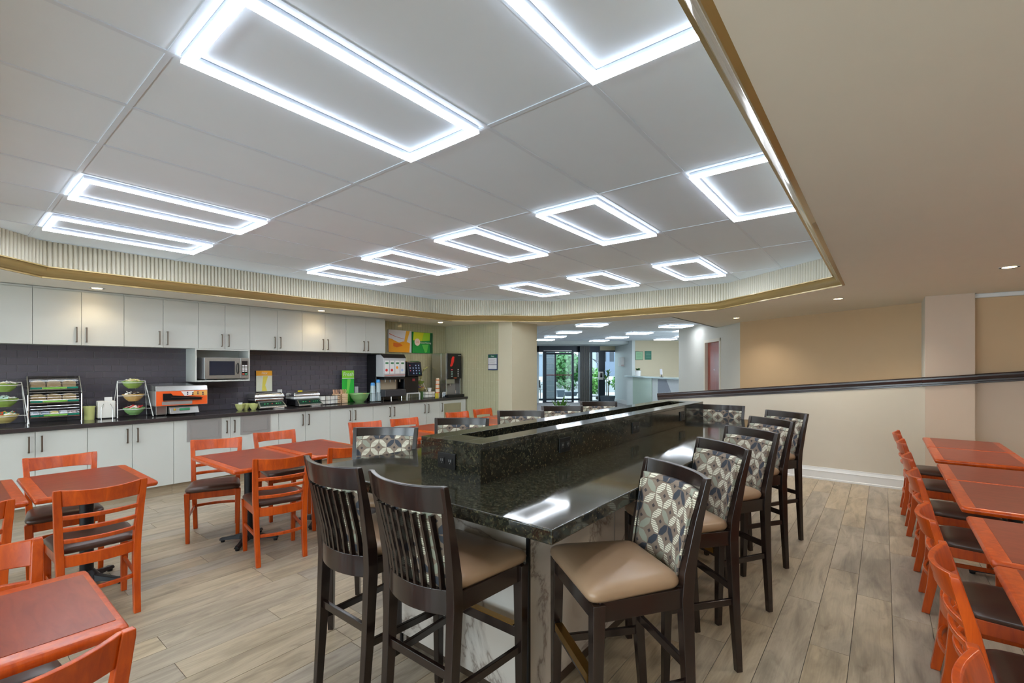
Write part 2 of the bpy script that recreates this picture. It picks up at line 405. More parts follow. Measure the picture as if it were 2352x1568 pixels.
# gold crown moulding around the tray, swept profile (inward offset, height)
def offset(poly, d):
    out = []; n = len(poly)
    for i in range(n):
        a, b, c = (Vector(poly[(i + k) % n]) for k in (-1, 0, 1))
        n1 = Vector((-(b - a).y, (b - a).x)).normalized(); n2 = Vector((-(c - b).y, (c - b).x)).normalized()
        m = (n1 + n2).normalized(); out.append(tuple(b + m * (d / max(.3, m.dot(n1)))))
    return out
prof = [(-.02, 0), (.0, -.008), (.006, -.006), (.006, .008), (.014, .012), (.02, .02), (.032, .03), (.05, .05), (.062, .072), (.068, .085), (.082, .088), (.082, .098), (.074, .10), (.055, .096), (.0, .03), (-.02, .03)]
bm = B(); rings = []
for o_, z in prof: rings.append([bm.verts.new((x, y, ZS + z)) for x, y in offset(EDGE, o_)])
for a, b in zip(rings, rings[1:]):
    for i in range(8): bm.faces.new((a[i], a[(i + 1) % 8], b[(i + 1) % 8], b[i]))
S('trim_1', bm, MT['gold'], smooth=True)
cb = B(); rings = [[cb.verts.new((x, y, ZS + .03)) for x, y in poly] for poly in (offset(EDGE, -.01), FLUTE)]
for i in range(8): cb.faces.new((rings[0][i], rings[0][(i + 1) % 8], rings[1][(i + 1) % 8], rings[1][i]))
S('trim_2', cb, MT['soffit'])
cl = thing('cove_light', 'hidden white LED strip glowing at the foot of the fluted cove', 'light', (0, 0, 0))
st = offset(FLUTE, .06)
for i in range(8):
    b = B(); a, c = Vector(st[i] + (ZS + .045,)), Vector(st[(i + 1) % 8] + (ZS + .045,)); bar(b, a + (c - a) * .04, c - (c - a) * .04, .02, .012); add('led_strip', b, MT['led_cove'], cl)
# soffit with the tray hole
E_ = EDGE
bm = B()
for poly in ([E_[0], (5.86, -1.9), (7.8, -1.9), (7.8, 1.9), E_[1]], [E_[1], (7.8, 1.9), (7.8, 4.83), E_[2]], [E_[2], (7.8, 4.83), (7.8, 7.4), (5.95, 7.4), E_[3]],
             [E_[3], (5.95, 7.4), (.66, 7.4), E_[4]], [E_[4], (.66, 7.4), (-3.6, 7.4), (-3.6, 4.98), E_[5]], [E_[5], (-3.6, 4.98), (-3.6, 1.5), E_[6]],
             [E_[6], (-3.6, 1.5), (-3.6, -1.9), (.65, -1.9), E_[7]], [E_[7], (.65, -1.9), (5.86, -1.9), E_[0]], [(7.8, -1.9), (10.7, -1.9), (10.7, 2.8), (7.8, 2.8)]):
    bm.faces.new([bm.verts.new((x, y, ZS)) for x, y in poly])
bmesh.ops.remove_doubles(bm, verts=bm.verts[:], dist=.0005)
S('ceiling_soffit', bm, MT['soffit'])
bm = B(); box(bm, 7.79, 7.83, 2.8, 7.4, ZS, 2.56); box(bm, 7.79, 10.7, 2.76, 2.8, ZS, 2.56); S('trim_3', bm, MT['soffit'])
bm = B(); box(bm, -3.7, 10.8, -2, 7.5, 2.86, 2.9); S('ceiling_roof', bm, MT['soffit'])

# recessed downlights
def downlight(label, x, y, z=ZS, power=DOWN, col=(1, .80, .55)):
    t = thing('downlight', label, 'light', (x, y, z), 0, 'recessed downlights in the soffit')
    b = B(); lathe(b, [(.062, -.004), (.066, -.001), (.066, 0), (.044, 0), (.046, -.003)], n=24, caps=False); add('trim_ring', b, MT['trim'], t, smooth=True)
    b = B(); lathe(b, [(.045, -.0015), (.001, -.0015)], n=24, caps=False); add('lens', b, MT['warm'], t)
    l = bpy.data.lights.new('downlight_lamp', 'SPOT'); l.energy = power; l.color = col; l.spot_size = 2.3; l.spot_blend = .7; l.shadow_soft_size = .045
    lo = bpy.data.objects.new('downlight_lamp', l); C.objects.link(lo); lo.parent = t; lo.location = (0, 0, -.012); return t
downlight('round downlight in the soffit over the left end of the upper cabinets', 1.12, 6.56)
downlight('round downlight in the soffit over the upper cabinets above the orange hot sign', 3.66, 6.56)
downlight('round downlight in the soffit over the tiled corner with the two pictures', 6.02, 6.53)
downlight('round downlight in the soffit nearest the right picture edge', 5.67, -.83, power=DOWN * 7, col=(1, .90, .76))
downlight('round downlight in the soffit between the tray corner and the sloped rail', 6.99, .435, power=DOWN * 7, col=(1, .90, .76))
downlight('round downlight in the soffit closest to the red door', 8.64, 1.97, power=DOWN * 4, col=(1, .92, .8))
downlight('round downlight behind the viewer over the right tables', 3.1, -.83, power=DOWN * 4.5, col=(1, .90, .76))  # off-frame lamp added to brighten the right side
downlight('round downlight behind the viewer over the nearest right table', .6, -.83, power=DOWN * 4.5, col=(1, .90, .76))  # second added lamp out of view, also lifting the right side
downlight('round downlight in the soffit left of the picture over the cabinets', -1.4, 6.56)

# ---------------------------------------------------------------- room shell
YW = 7.15
S('wall_left', (lambda b: (box(b, -3.6, 6.8, YW, YW + .1, 0, 2.34), b)[1])(B()), MT['green_grout'])
b = B(); box(b, -3.7, -3.6, -2, 7.3, 0, .5); box(b, -3.7, -3.6, -2, 7.3, 2.15, 2.8)
for y0, y1 in ((-2, -1.5), (.9, 1.2), (3.6, 3.9), (6.3, 7.3)): box(b, -3.7, -3.6, y0, y1, .5, 2.15)  # wall left open between these piers for the assumed windows
S('wall_back', b, MT['wall_low'])
for k, (y0, y1) in enumerate(((-1.5, .9), (1.2, 3.6), (3.9, 6.3))):      # assumed windows behind the viewer, unseen openings added to let in daylight
    b = B(); box(b, -3.66, -3.64, y0, y1, .5, 2.15); assumed_win = S('window_%d' % (k + 2), b, MT['glass'])
    b = B(); box(b, -3.68, -3.61, y0 + 1.17, y0 + 1.22, .5, 2.15); add('mullion', b, MT['trim'], assumed_win)
    l = bpy.data.lights.new('window_portal', 'AREA'); l.shape = 'RECTANGLE'; l.size = 2.4; l.size_y = 1.65; l.cycles.is_portal = True  # portal guiding sky light through the assumed window
    lo = bpy.data.objects.new('window_portal', l); C.objects.link(lo); lo.location = (-3.72, (y0 + y1) / 2, 1.325); lo.rotation_euler = (0, -PI / 2, 0)
    l = bpy.data.lights.new('window_daylight', 'AREA'); l.shape = 'RECTANGLE'; l.size = 2.3; l.size_y = 1.6; l.energy = DAY_FILL; l.color = (.86, .93, 1)  # area lamp added inside the assumed window to strengthen its daylight
    lo = bpy.data.objects.new('window_daylight', l); C.objects.link(lo); lo.location = (-3.58, (y0 + y1) / 2, 1.325); lo.rotation_euler = (0, -PI / 2, 0)
S('wall_right', (lambda b: (box(b, -3.6, 8.2, -1.95, -1.85, 0, 2.8), b)[1])(B()), MT['wall_low'])
# charcoal subway tiles, running bond, every tile its own piece
TL, TH = .153, .0765
sub = S('wall_left_backsplash', (lambda b: (box(b, -.6, 4.92, YW - .006, YW - .0005, .91, 1.74), b)[1])(B()), MT['grout'])
tiles = []
for r in range(11):
    z = .912 + r * TH
    x = -.62 + (r % 2) * TL / 2 + .055
    while x < 4.90:
        x1 = min(x + TL, 4.92)
        if x1 - x > .03: tiles.append((x, x1, z))
        x += TL
tm = B(); box(tm, 0, TL - .003, -.007, 0, 0, TH - .003)
whole = [t for t in tiles if t[1] - t[0] > TL - .001]; cut = [t for t in tiles if t[1] - t[0] <= TL - .001]
whole.sort(key=lambda t: (t[0] < .3, t[0]))
tt = add('tile', tm, MT['subway'], sub, loc=(whole[0][0], YW - .006, whole[0][2]), bevel=.0015, seg=1)
for t in whole[1:296]: dup(tt, sub, (t[0], YW - .006, t[2]))
b = B()
for t in whole[296:] + cut: box(b, t[0], t[1] - .003, YW - .013, YW - .006, t[2], t[2] + TH - .003)
add('tiles', b, MT['subway'], sub, kind='stuff')
# sage vertical tiles on the end wall and the last stretch of the left wall
def stack_tiles(name, u0, u1, z0, z1, fix, axis, wpx=.062, h=.245):
    b = B(); u = u0; k = 0
    while u < u1 - .01:
        z = z0 - (k % 2) * h / 2
        while z < z1:
            a, c = max(z, z0) + .0012, min(z + h, z1) - .0012
            if c - a > .01:
                e = min(u + wpx, u1) - .0025
                if axis == 'x': box(b, u, e, fix - .006 - random.random() * .0015, fix, a, c)
                else: box(b, fix - .006 - random.random() * .0015, fix, u, e, a, c)
            z += h
        u += wpx; k += 1
    return b
w2 = S('wall_far', (lambda b: (box(b, 6.73, 6.83, 5.70, 7.3, 0, 2.5), b)[1])(B()), MT['green_grout'])
add('sage_tiles', stack_tiles('', 5.70, 7.15, 0, ZS, 6.728, 'y'), MT['green_tile'], w2, kind='stuff')
w3 = S('wall_left_tiled', (lambda b: (box(b, 4.92, 6.73, YW - .004, YW - .0005, .91, ZS), b)[1])(B()), MT['green_grout'])
add('sage_tiles', stack_tiles('', 4.93, 6.72, .912, ZS, YW - .005, 'x'), MT['green_tile'], w3, kind='stuff')
# column between the tiles and the lobby
S('wall_column', (lambda b: (prism(b, [(6.73, 5.70), (6.77, 5.40), (7.48, 5.34), (7.48, 5.80), (6.84, 5.80)], 0, 2.5), b)[1])(B()), MT['wall_beige'])
S('wall_lobby_left', (lambda b: (bar(b, (7.48, 5.8, 1.3), (12.2, 13.2, 1.3), .1, 2.6), b)[1])(B()), MT['wall_white'])
S('wall_behind_tiles', (lambda b: (box(b, 6.8, 7.5, 7.1, 7.3, 0, 2.6), b)[1])(B()), MT['wall_white'])
# ramp half wall with sloped cap
def slope_z(y): return 1.07 + (2.85 - y) * .0948
def half_wall(name, x0, x1, ya, yb, mat, dz=-.02):
    b = B(); loft(b, [[(x0, y, 0), (x1, y, 0), (x1, y, slope_z(y) + dz), (x0, y, slope_z(y) + dz)] for y in (ya, yb)]); return S(name, b, mat)
half_wall('wall_ramp', 7.43, 7.55, -.39, 2.85, MT['wall_low'])
def cap(name, x, ya, yb, dx=.0):
    # moulded cap rail running along Y on the slope
    pr = [(x + .13 + dx, 0), (x + .13 + dx, -.1), (x + .0, -.108), (x - .008, -.104), (x - .008, -.09), (x - .016, -.084), (x - .016, -.066), (x - .024, -.058), (x - .03, -.03), (x - .03, -.012), (x - .036, -.006), (x - .03, 0)]
    b = B(); loft(b, [[(px, y, slope_z(y) + pz) for px, pz in pr] for y in (ya, yb)]); return S(name, b, MT['rail'])
cap('trim_4', 7.43, -.39, 2.88)
cap('trim_5', 7.40, -.835, -.36)
cap('trim_6', 7.52, -1.85, -.80)
cb = B(); box(cb, 7.41, 8.15, -.815, -.39, 0, ZS); colr = S('wall_pillar', cb, [MT['wall_pink'], MT['wall_white']])
for p in colr.data.polygons:
    if p.normal.y > .9: p.material_index = 1
def split_wall(name, x0, x1, ya, yb):
    b = B(); loft(b, [[(x0, y, 0), (x1, y, 0), (x1, y, slope_z(y) - .05), (x0, y, slope_z(y) - .05)] for y in (ya, yb)]); S(name + '_lower', b, MT['wall_pink'])
    b = B(); loft(b, [[(x0, y, slope_z(y) - .05), (x1, y, slope_z(y) - .05), (x1, y, ZS), (x0, y, ZS)] for y in (ya, yb)]); S(name + '_upper', b, MT['wall_tan'])
split_wall('wall_corner', 7.54, 7.64, -1.9, -.815)
bm = B(); box(bm, 7.50, 7.54, -1.85, -.815, ZS - .05, ZS); S('trim_7', bm, MT['trim'], bevel=.01)
# angled tan wall and white door wall beyond the ramp
def wall_seg(name, a, b_, z1, mat, th=.1, side=-1):
    a, b_ = Vector(a), Vector(b_); d = (b_ - a).normalized(); n = Vector((-d.y, d.x)) * side * th
    q = B(); prism(q, [tuple(a), tuple(b_), tuple(b_ + n), tuple(a + n)], 0, z1); return S(name, q, mat)
wall_seg('wall_tan_angled', (8.06, -.42), (9.54, 2.11), ZS + .02, MT['wall_tan'])
DW0, DW1 = Vector((9.54, 2.11)), Vector((12.85, 4.39)); DWD = (DW1 - DW0).normalized(); DWN = Vector((-DWD.y, DWD.x))
door_a, door_b = 1.02, 2.02     # door opening along the wall, refined below
def dwp(s, off=0): return tuple(DW0 + DWD * s + DWN * off)
for nm_, s0, s1, z0, z1 in (('wall_door_right', 0, 1.02, 0, 2.6), ('wall_door_left', 1.90, (DW1 - DW0).length, 0, 2.6), ('wall_door_top', 1.02, 1.90, 2.05, 2.6)):
    b = B(); prism(b, [dwp(s0), dwp(s1), dwp(s1, -.12), dwp(s0, -.12)], z0, z1); S(nm_, b, MT['wall_white'])
b = B(); prism(b, [dwp(1.02, -.05), dwp(1.90, -.05), dwp(1.90, -.09), dwp(1.02, -.09)], 0, 2.05); dr = S('door_1', b, MT['door_red'])
b = B()
for s0, s1, z0, z1 in ((.96, 1.03, 0, 2.11), (1.89, 1.96, 0, 2.11), (.96, 1.96, 2.045, 2.11)): prism(b, [dwp(s0, .015), dwp(s1, .015), dwp(s1, -.1), dwp(s0, -.1)], z0, z1)
add('door_frame', b, MT['flute'], dr)
b = B(); c = dwp(1.46, -.045); lathe(b, [(.012, 0), (.012, .004)], (0, 0, 0), 10); add('peephole', b, MT['chrome'], dr, loc=(c[0], c[1], 1.44))
dr.children[-1].rotation_euler = (PI / 2, 0, math.atan2(DWN.y, DWN.x) + PI / 2)
# baseboards
def baseboard(name, pts, h=.165, t=.016):
    b = B()
    for (x0, y0), (x1, y1) in zip(pts, pts[1:]):
        d = Vector((x1 - x0, y1 - y0)).normalized(); n = Vector((-d.y, d.x))
        def P(o, z): return [(x0 + n.x * o, y0 + n.y * o, z), (x1 + n.x * o, y1 + n.y * o, z)]
        pr = [(0, 0), (t + .008, 0), (t + .008, .02), (t, .026), (t, h * .68), (t + .004, h * .70), (t - .002, h * .78), (t * .55, h * .9), (t * .5, h), (0, h)]
        loft(b, [[P(o, z)[k] for o, z in pr] for k in (0, 1)])
    return S(name, b, MT['trim'])
baseboard('baseboard_ramp', [(7.43, -.39), (7.43, 2.85)])
baseboard('baseboard_pillar', [(7.41, -.815), (7.41, -.39)])
baseboard('baseboard_column', [(6.77, 5.40), (6.73, 5.70)])

# ---------------------------------------------------------------- buffet cabinets
def handle(parent, x, y, z0, z1):
    b = B(); box(b, x - .006, x + .006, y - .03, y - .022, z0, z1); box(b, x - .006, x + .006, y - .024, y, z0, z0 + .012); box(b, x - .006, x + .006, y - .024, y, z1 - .012, z1)
    return add('handle', b, MT['nickel'], parent)
YF = 6.52
def base_cab(x0, x1, label, split=None, panels=(), single=None):
    t = thing('base_cabinet', label, 'cabinet', ((x0 + x1) / 2, YF + .3, 0), 0, 'white base cabinets under the buffet'); cx = (x0 + x1) / 2; oy = YF + .3
    bx('body', x0 - cx + .001, x1 - cx - .001, YF + .02 - oy, YW - .012 - oy, .12, .868, MT['cab'], t)
    bx('toe_kick', x0 - cx + .001, x1 - cx - .001, YF + .06 - oy, YF + .075 - oy, 0, .12, MT['toe'], t)
    ds = [(x0, split, 1), (split, x1, -1)] if split else [(x0, x1, single)]
    for k, (a, c, s) in enumerate(ds):
        d = bx('door', a - cx + .002, c - cx - .002, YF - oy, YF + .02 - oy, .125, .862, MT['cab'], t, bevel=.0015)
        hx = (c - .045 if s == 1 else a + .045) - cx
        handle(d, hx, YF - oy, .66, .82)
        for (pa, pb, za, zb, m) in panels:
            if a <= (pa + pb) / 2 <= c:
                q = bx('access_panel', pa - cx, pb - cx, YF - .006 - oy, YF - oy, za, zb, m, d, bevel=.002)
                b = B(); i = .035; ring_box(b, pa - cx + i, pb - cx - i, 0, 1, .004, 0, 1); b.free()
                b = B()
                for u0, u1, w0, w1 in ((pa + i, pb - i, za + i, za + i + .005), (pa + i, pb - i, zb - i - .005, zb - i), (pa + i, pa + i + .005, za + i, zb - i), (pb - i - .005, pb - i, za + i, zb - i)):
                    box(b, u0 - cx, u1 - cx, YF - .009 - oy, YF - .0055 - oy, w0, w1)
                o = add('panel_edge', b, m, t)
    return t
base_cab(-.48, .28, 'white base cabinet at the left picture edge, mostly out of view', -.10)
base_cab(.28, 1.038, 'white two-door base cabinet under the pastry case', .653)
base_cab(1.038, 1.796, 'white two-door base cabinet under the two-tone bowl stand and napkins', 1.41)
base_cab(1.796, 3.01, 'wide white base cabinet with two grey steel access panels', 2.402, panels=((1.925, 2.30, .60, .86, MT['steel_panel']), (2.52, 2.90, .62, .86, MT['steel_panel'])))
base_cab(3.01, 3.773, 'white two-door base cabinet under the two hot food warmers', 3.39)
base_cab(3.773, 4.531, 'white two-door base cabinet under the green sign and mint bowl', 4.15)
base_cab(4.531, 5.283, 'white two-door base cabinet under the juice dispenser', 4.90)
base_cab(5.283, 6.0, 'white two-door base cabinet under the black touch-screen dispenser', 5.66)
base_cab(6.0, 6.69, 'white end base cabinet with beige panel beside the tiled wall', None, panels=((6.10, 6.55, .45, .80, MT['beige_panel']),), single=-1)
ct = B(); box(ct, -1.2, 6.722, YF - .03, YW - .0135, .868, .91); tag(add('countertop', ct, MT['counter'], bevel=.003), 'long dark grey polished buffet countertop on white cabinets', 'countertop')
YU = 6.80
def upper_cab(x0, x1, label, mid):
    cx = (x0 + x1) / 2
    t = thing('upper_cabinet', label, 'cabinet', (cx, YU, 1.735), 0, 'white upper cabinets above the buffet')
    bx('body', x0 - cx + .001, x1 - cx - .001, .02, YW - .012 - YU, 0, .60, MT['cab'], t)
    for a, c, s in ((x0, mid, 1), (mid, x1, -1)):
        d = bx('door', a - cx + .0018, c - cx - .0018, 0, .02, .0, .575, MT['cab'], t, bevel=.0015)
        handle(d, (c - .04 if s == 1 else a + .04) - cx, 0, .03, .195)
for a, m, c, l in ((-.8, -.44, -.07, 'out of view past the left picture edge'), (-.07, .30, .662, 'cut by the left picture edge, first from the left'), (.662, 1.033, 1.396, 'under the bright left downlight'),
                   (1.396, 1.767, 2.137, 'just left of the one over the microwave'), (2.137, 2.442, 2.751, 'narrower, directly over the microwave shelf'),
                   (2.751, 3.121, 3.486, 'just right of the one over the microwave'), (3.486, 3.854, 4.215, 'under the middle downlight'), (4.215, 4.58, 4.974, 'last one, beside the two pictures')):
    upper_cab(a, c, 'white two-door upper cabinet ' + l, m)
# microwave shelf
t = thing('microwave_shelf', 'open off-white shelf box holding the microwave under the upper cabinets', 'shelf', (2.44, YU, 1.31))
for a in (((-.34, -.322, 0, .34, 0, .424)), ((.292, .31, 0, .34, 0, .424))): bx('side_panel', *a, MT['cab'], t, bevel=.001)
bx('bottom_panel', -.322, .292, 0, .34, 0, .02, MT['cab'], t, bevel=.001); bx('top_panel', -.322, .292, 0, .34, .406, .424, MT['cab'], t, bevel=.001)
bx('back_panel', -.322, .292, .325, .338, .02, .406, MT['cab'], t)
t = thing('microwave', 'silver microwave with dark door window and keypad in the open shelf', 'microwave', (2.47, YU, 1.331))
bx('body', -.27, .26, .01, .31, .012, .29, flat('mw_grey', (150, 150, 152), .4), t, bevel=.003)
d = bx('door', -.27, .155, -.012, .01, .012, .29, MT['steel'], t, bevel=.003)
bx('window', -.215, .085, -.0135, -.0115, .06, .245, MT['dark_glass'], d)
b = B(); tube(b, [(.125, -.012, .22), (.122, -.04, .20), (.12, -.045, .15), (.122, -.04, .10), (.125, -.012, .08)], .008); add('handle', b, MT['black_pl'], d, smooth=True)
p = bx('control_panel', .157, .26, -.012, .01, .012, .29, MT['steel'], t, bevel=.002)
bx('keypad', .172, .246, -.0135, -.0115, .055, .25, MT['black_pl'], p)
for r in range(5):
    for c_ in range(2): bx('key', .178 + c_ * .034, .206 + c_ * .034, -.015, -.0134, .105 + r * .019, .117 + r * .019, MT['white_pl'], t)
bx('stop_key', .178, .206, -.015, -.0134, .066, .08, flat('key_red', (210, 90, 60)), t); bx('start_key', .212, .24, -.015, -.0134, .066, .08, flat('key_green', (80, 170, 130)), t)
for x in (-.23, .22):
    b = B(); lathe(b, [(.012, 0), (.012, .013)], (x, .05, 0), 10); add('foot', b, MT['black_pl'], t)

# ---------------------------------------------------------------- dining chairs and tables
def rounded(pts, r, n=4):
    out = []; N = len(pts)
    for i in range(N):
        a, b, c = Vector(pts[i - 1]), Vector(pts[i]), Vector(pts[(i + 1) % N]); u = (a - b).normalized(); v = (c - b).normalized()
        for k in range(n + 1):
            t = k / n; p = b + u * r * (1 - t) ** 2 + v * r * t ** 2; out.append(tuple(p))
    return out
def cushion(name, outline, z0, h, crown, mat, parent, r=.05):
    o = rounded(outline, r); cx = sum(p[0] for p in o) / len(o); cy = sum(p[1] for p in o) / len(o); b = B()
    rings = []
    for s, z in ((.955, 0), (.99, .25), (1.0, .5), (.985, .78), (.94, 1.0), (.84, 1 + crown * .45), (.66, 1 + crown * .75), (.4, 1 + crown * .93), (.08, 1 + crown)):
        rings.append([(cx + (x - cx) * s, cy + (y - cy) * s, z0 + h * z) for x, y in o])
    loft(b, rings); return add(name, b, mat, parent, smooth='all')
def dining_chair():
    t = thing('dining_chair', 'x', 'chair'); O = MT['orange']
    for s in (-1, 1):
        b = B(); post(b, [(s * .165, -.235, 0, .017, .019), (s * .168, -.205, .18, .018, .022), (s * .172, -.185, .40, .019, .025), (s * .176, -.19, .48, .019, .024), (s * .184, -.225, .66, .018, .019), (s * .192, -.262, .80, .017, .015), (s * .193, -.267, .82, .015, .012)])
        add('rear_leg', b, O, t, bevel=.004)
        b = B(); post(b, [(s * .182, .185, 0, .015, .015), (s * .185, .185, .25, .018, .018), (s * .187, .185, .425, .021, .021)]); add('front_leg', b, O, t, bevel=.004)
        b = B(); bar(b, (s * .17, -.19, .40), (s * .187, .18, .40), .018, .06); add('side_apron', b, O, t, bevel=.003)
        b = B(); bar(b, (s * .169, -.2, .22), (s * .185, .18, .22), .016, .026); add('side_stretcher', b, O, t, bevel=.004)
    b = B(); bar(b, (-.175, .185, .40), (.175, .185, .40), .018, .06); add('front_apron', b, O, t, bevel=.003)
    b = B(); arc_board(b, .165, -.19, .03, .365, .43, .018); add('rear_apron', b, O, t, bevel=.003)
    b = B(); arc_board(b, .166, -.195, .035, .208, .232, .018); add('rear_stretcher', b, O, t, bevel=.004)
    b = B(); arc_board(b, .178, -.237, .05, .722, .808, .02, n=13, zc=.28, top_sag=.012, hw2=.182); add('top_rail', b, O, t, bevel=.005)
    for z, y, hw in ((.515, -.198, .17), (.585, -.212, .173), (.655, -.224, .176)):
        b = B(); arc_board(b, hw, y, .042, z - .013, z + .013, .02, n=11, zc=.2); add('slat', b, O, t, bevel=.006)
    cushion('seat', [(-.185, -.17), (.185, -.17), (.21, .215), (-.21, .215)], .428, .035, .55, MT['vinyl'], t, .07)
    return t
def place_by_top(proto, a, b_, back, label, group, used):
    # a, b_: the two top corners of the back seen in the photo; the chair faces the side given by +1/-1
    a, b_ = Vector(a), Vector(b_); m = (a + b_) / 2; d = (b_ - a).normalized(); f = Vector((-d.y, d.x))
    if used['side'] < 0: f = -f
    rz = math.atan2(-f.x, f.y); o = m + f * back
    if not used.get('n'): proto.location = (o.x, o.y, 0); proto.rotation_euler.z = rz; proto['label'] = label; proto['group'] = group; used['n'] = 1; return proto
    return dup(proto, None, (o.x, o.y, 0), rz, label, group)
dc = dining_chair(); U = {'n': 0, 'side': 1}
GL, GR = 'cherry ladder-back chairs at the left tables', 'cherry ladder-back chairs along the right tables'
W = 'cherry ladder-back chair '
def dch(a, b_, side, label, group):
    U['side'] = side; return place_by_top(dc, a, b_, .262, label, group, U)
dch((.425, 3.550), (.835, 3.545), 1, W + 'seen from behind in front of the first left table, brown seat', GL)
dch((1.520, 3.635), (1.868, 3.560), 1, W + 'seen from behind at the pair of tables before the steel panels', GL)
dch((2.114, 3.64), (2.48, 3.57), 1, W + 'mostly hidden behind the slat-back bar stools', GL)
dch((.434, 4.987), (.844, 4.959), -1, W + 'facing the viewer beyond the first left table', GL)
dch((1.529, 5.034), (1.892, 4.883), -1, W + 'turned a little, behind the table before the first steel panel', GL)
dch((2.092, 5.075), (2.492, 5.032), -1, W + 'behind the second table of the pair before the steel panels', GL)
dch((3.211, 5.104), (3.585, 5.009), -1, W + 'only its back showing just above the first far-side bar stool, at left', GL)
dch((3.767, 5.018), (4.146, 4.969), -1, W + 'its back showing between the first two stools across the bar', GL)
dch((4.823, 5.10), (5.209, 5.04), -1, W + 'small, its back showing above the second far-side bar stool', GL)
dch((5.442, 5.126), (5.839, 5.113), -1, W + 'farthest of the left ones, right before the sage tiled wall', GL)
dch((-.12, 2.62), (.274, 2.634), -1, W + 'cut by the left picture edge behind the nearest table', GL)
dch((-.13, 3.50), (.27, 3.515), 1, W + 'at the left picture edge beside the first whole chair back', GL)
dch((-.07, 1.50), (.329, 1.537), 1, W + 'nearest of all, at the bottom left corner before the nearest table', GL)
for x, y, l in ((6.33, -.13, 'farthest in the right row, next to the pillar'), (5.59, -.15, 'second from the far end of the right row'), (4.70, -.165, 'third from the far end of the right row'),
                (3.97, -.175, 'in the middle of the right row'), (2.96, -.175, 'fifth from the far end of the right row'), (2.275, -.185, 'second nearest whole one in the right row'), (1.40, -.175, 'at the bottom right corner, nearest of the right row')):
    dch((x - .193, y), (x + .193, y), -1, W + l, GR)

def dining_table(label, cx, cy, L, Wd, rz=0, group=None, ped=(0, 0, PI / 4)):
    # L along local y (long side), Wd along local x; the light bands run on the long sides
    t = thing('dining_table', label, 'table', (cx, cy, 0), rz, group)
    zt = .725; hx, hy = Wd / 2, L / 2
    b = B(); o = rounded([(-hx, -hy), (hx, -hy), (hx, hy), (-hx, hy)], .02)
    rings = [[(x * s1 / 1, y * s2, z) for x, y in o] for s1, s2, z in ((1 - .02 / hx, 1 - .02 / hy, zt - .036), (1 - .006 / hx, 1 - .006 / hy, zt - .032), (1, 1, zt - .02), (1 - .001 / hx, 1 - .001 / hy, zt - .01), (1 - .007 / hx, 1 - .007 / hy, zt - .002), (1 - .016 / hx, 1 - .016 / hy, zt))]
    loft(b, rings); add('edge_band', b, MT['orange'], t, smooth=True)
    bx('tabletop', -hx + .062, hx - .062, -hy + .022, hy - .022, zt - .005, zt + .0012, MT['table'], t)
    px_, py_, pr_ = ped
    T0 = Matrix.Translation((px_, py_, 0))
    def pl(b): bmesh.ops.transform(b, matrix=T0, verts=b.verts[:]); return b
    b = B(); lathe(b, [(.038, .06), (.038, .66), (.05, .67), (.05, .69)], n=20); add('column', pl(b), MT['black'], t, smooth=True)
    b = B(); bar(b, (-hx * .6, 0, .685), (hx * .6, 0, .685), .05, .014); bar(b, (0, -hx * .6, .685), (0, hx * .6, .685), .05, .014); add('bracket', pl(b), MT['black'], t)
    b = B(); lathe(b, [(.075, .035), (.07, .06), (.05, .085), (.04, .1)], n=16); add('hub', pl(b), MT['black'], t, smooth=True)
    for k in range(4):
        a = pr_ + k * PI / 2; d = Vector((math.cos(a), math.sin(a), 0)); s = Vector((-d.y, d.x, 0)); b = B()
        rr = []
        for r, wd, z0, z1 in ((.04, .035, .03, .075), (.11, .03, .028, .058), (.19, .024, .022, .042), (.215, .026, .018, .04), (.235, .022, .018, .034)):
            c = d * r; rr.append([c - s * wd + Vector((0, 0, z0)), c + s * wd + Vector((0, 0, z0)), c + s * wd * .6 + Vector((0, 0, z1)), c - s * wd * .6 + Vector((0, 0, z1))])
        loft(b, rr); f = add('foot', pl(b), MT['black'], t, bevel=.003)
        b = B(); lathe(b, [(.016, 0), (.018, .019)], tuple(d * .215), 10); add('glide', pl(b), MT['black'], f)
    return t
GT = 'pedestal tables with cherry edges'
dining_table('cherry-edged table at the first whole chair back, left of centre', .68, 4.30, .86, .60, group=GT)
dining_table('cherry-edged table cut by the left picture edge behind the first left chair', .065, 4.30, .86, .60, group=GT)
dining_table('cherry-edged table before the first steel panel, left one of the touching pair', 1.725, 4.235, .90, .62, group=GT, ped=(0, .042, PI / 4))
dining_table('cherry-edged table right one of the touching pair, partly hidden by a slatted stool', 2.355, 4.29, .90, .60, group=GT)
dining_table('nearest table at the bottom left corner with a worn reddish edge', -.05, 2.085, .86, .62, PI / 2, group=GT, ped=(-.012, -.13, 0))
dining_table('cherry-edged table mostly hidden behind the first far-side bar stool', 3.40, 4.40, .86, .60, group=GT)
dining_table('cherry-edged table showing between the first and second far-side bar stools', 4.02, 4.40, .86, .60, group=GT)
dining_table('far cherry-edged table mostly hidden behind the second far-side bar stool', 5.02, 4.45, .86, .60, group=GT, ped=(0, -.06, PI / 4))
dining_table('far cherry-edged table showing beside the farthest left chair', 5.64, 4.45, .86, .60, group=GT, ped=(0, -.06, PI / 4))
for a, c, l in ((1.86, 2.615, 'nearest on the right, cut by the picture edge'), (2.654, 3.389, 'second nearest on the right with an orange band on its left end'), (3.574, 4.389, 'third on the right, near half of a touching pair'),
                (4.393, 5.075, 'fourth on the right, far half of a touching pair'), (5.275, 6.06, 'second from the far wall on the right'), (6.064, 6.854, 'farthest on the right, against the pillar')):
    dining_table('cherry-edged table ' + l, (a + c) / 2, -.637, c - a, .60, PI / 2, group=GT, ped=(-.085, 0, 0))

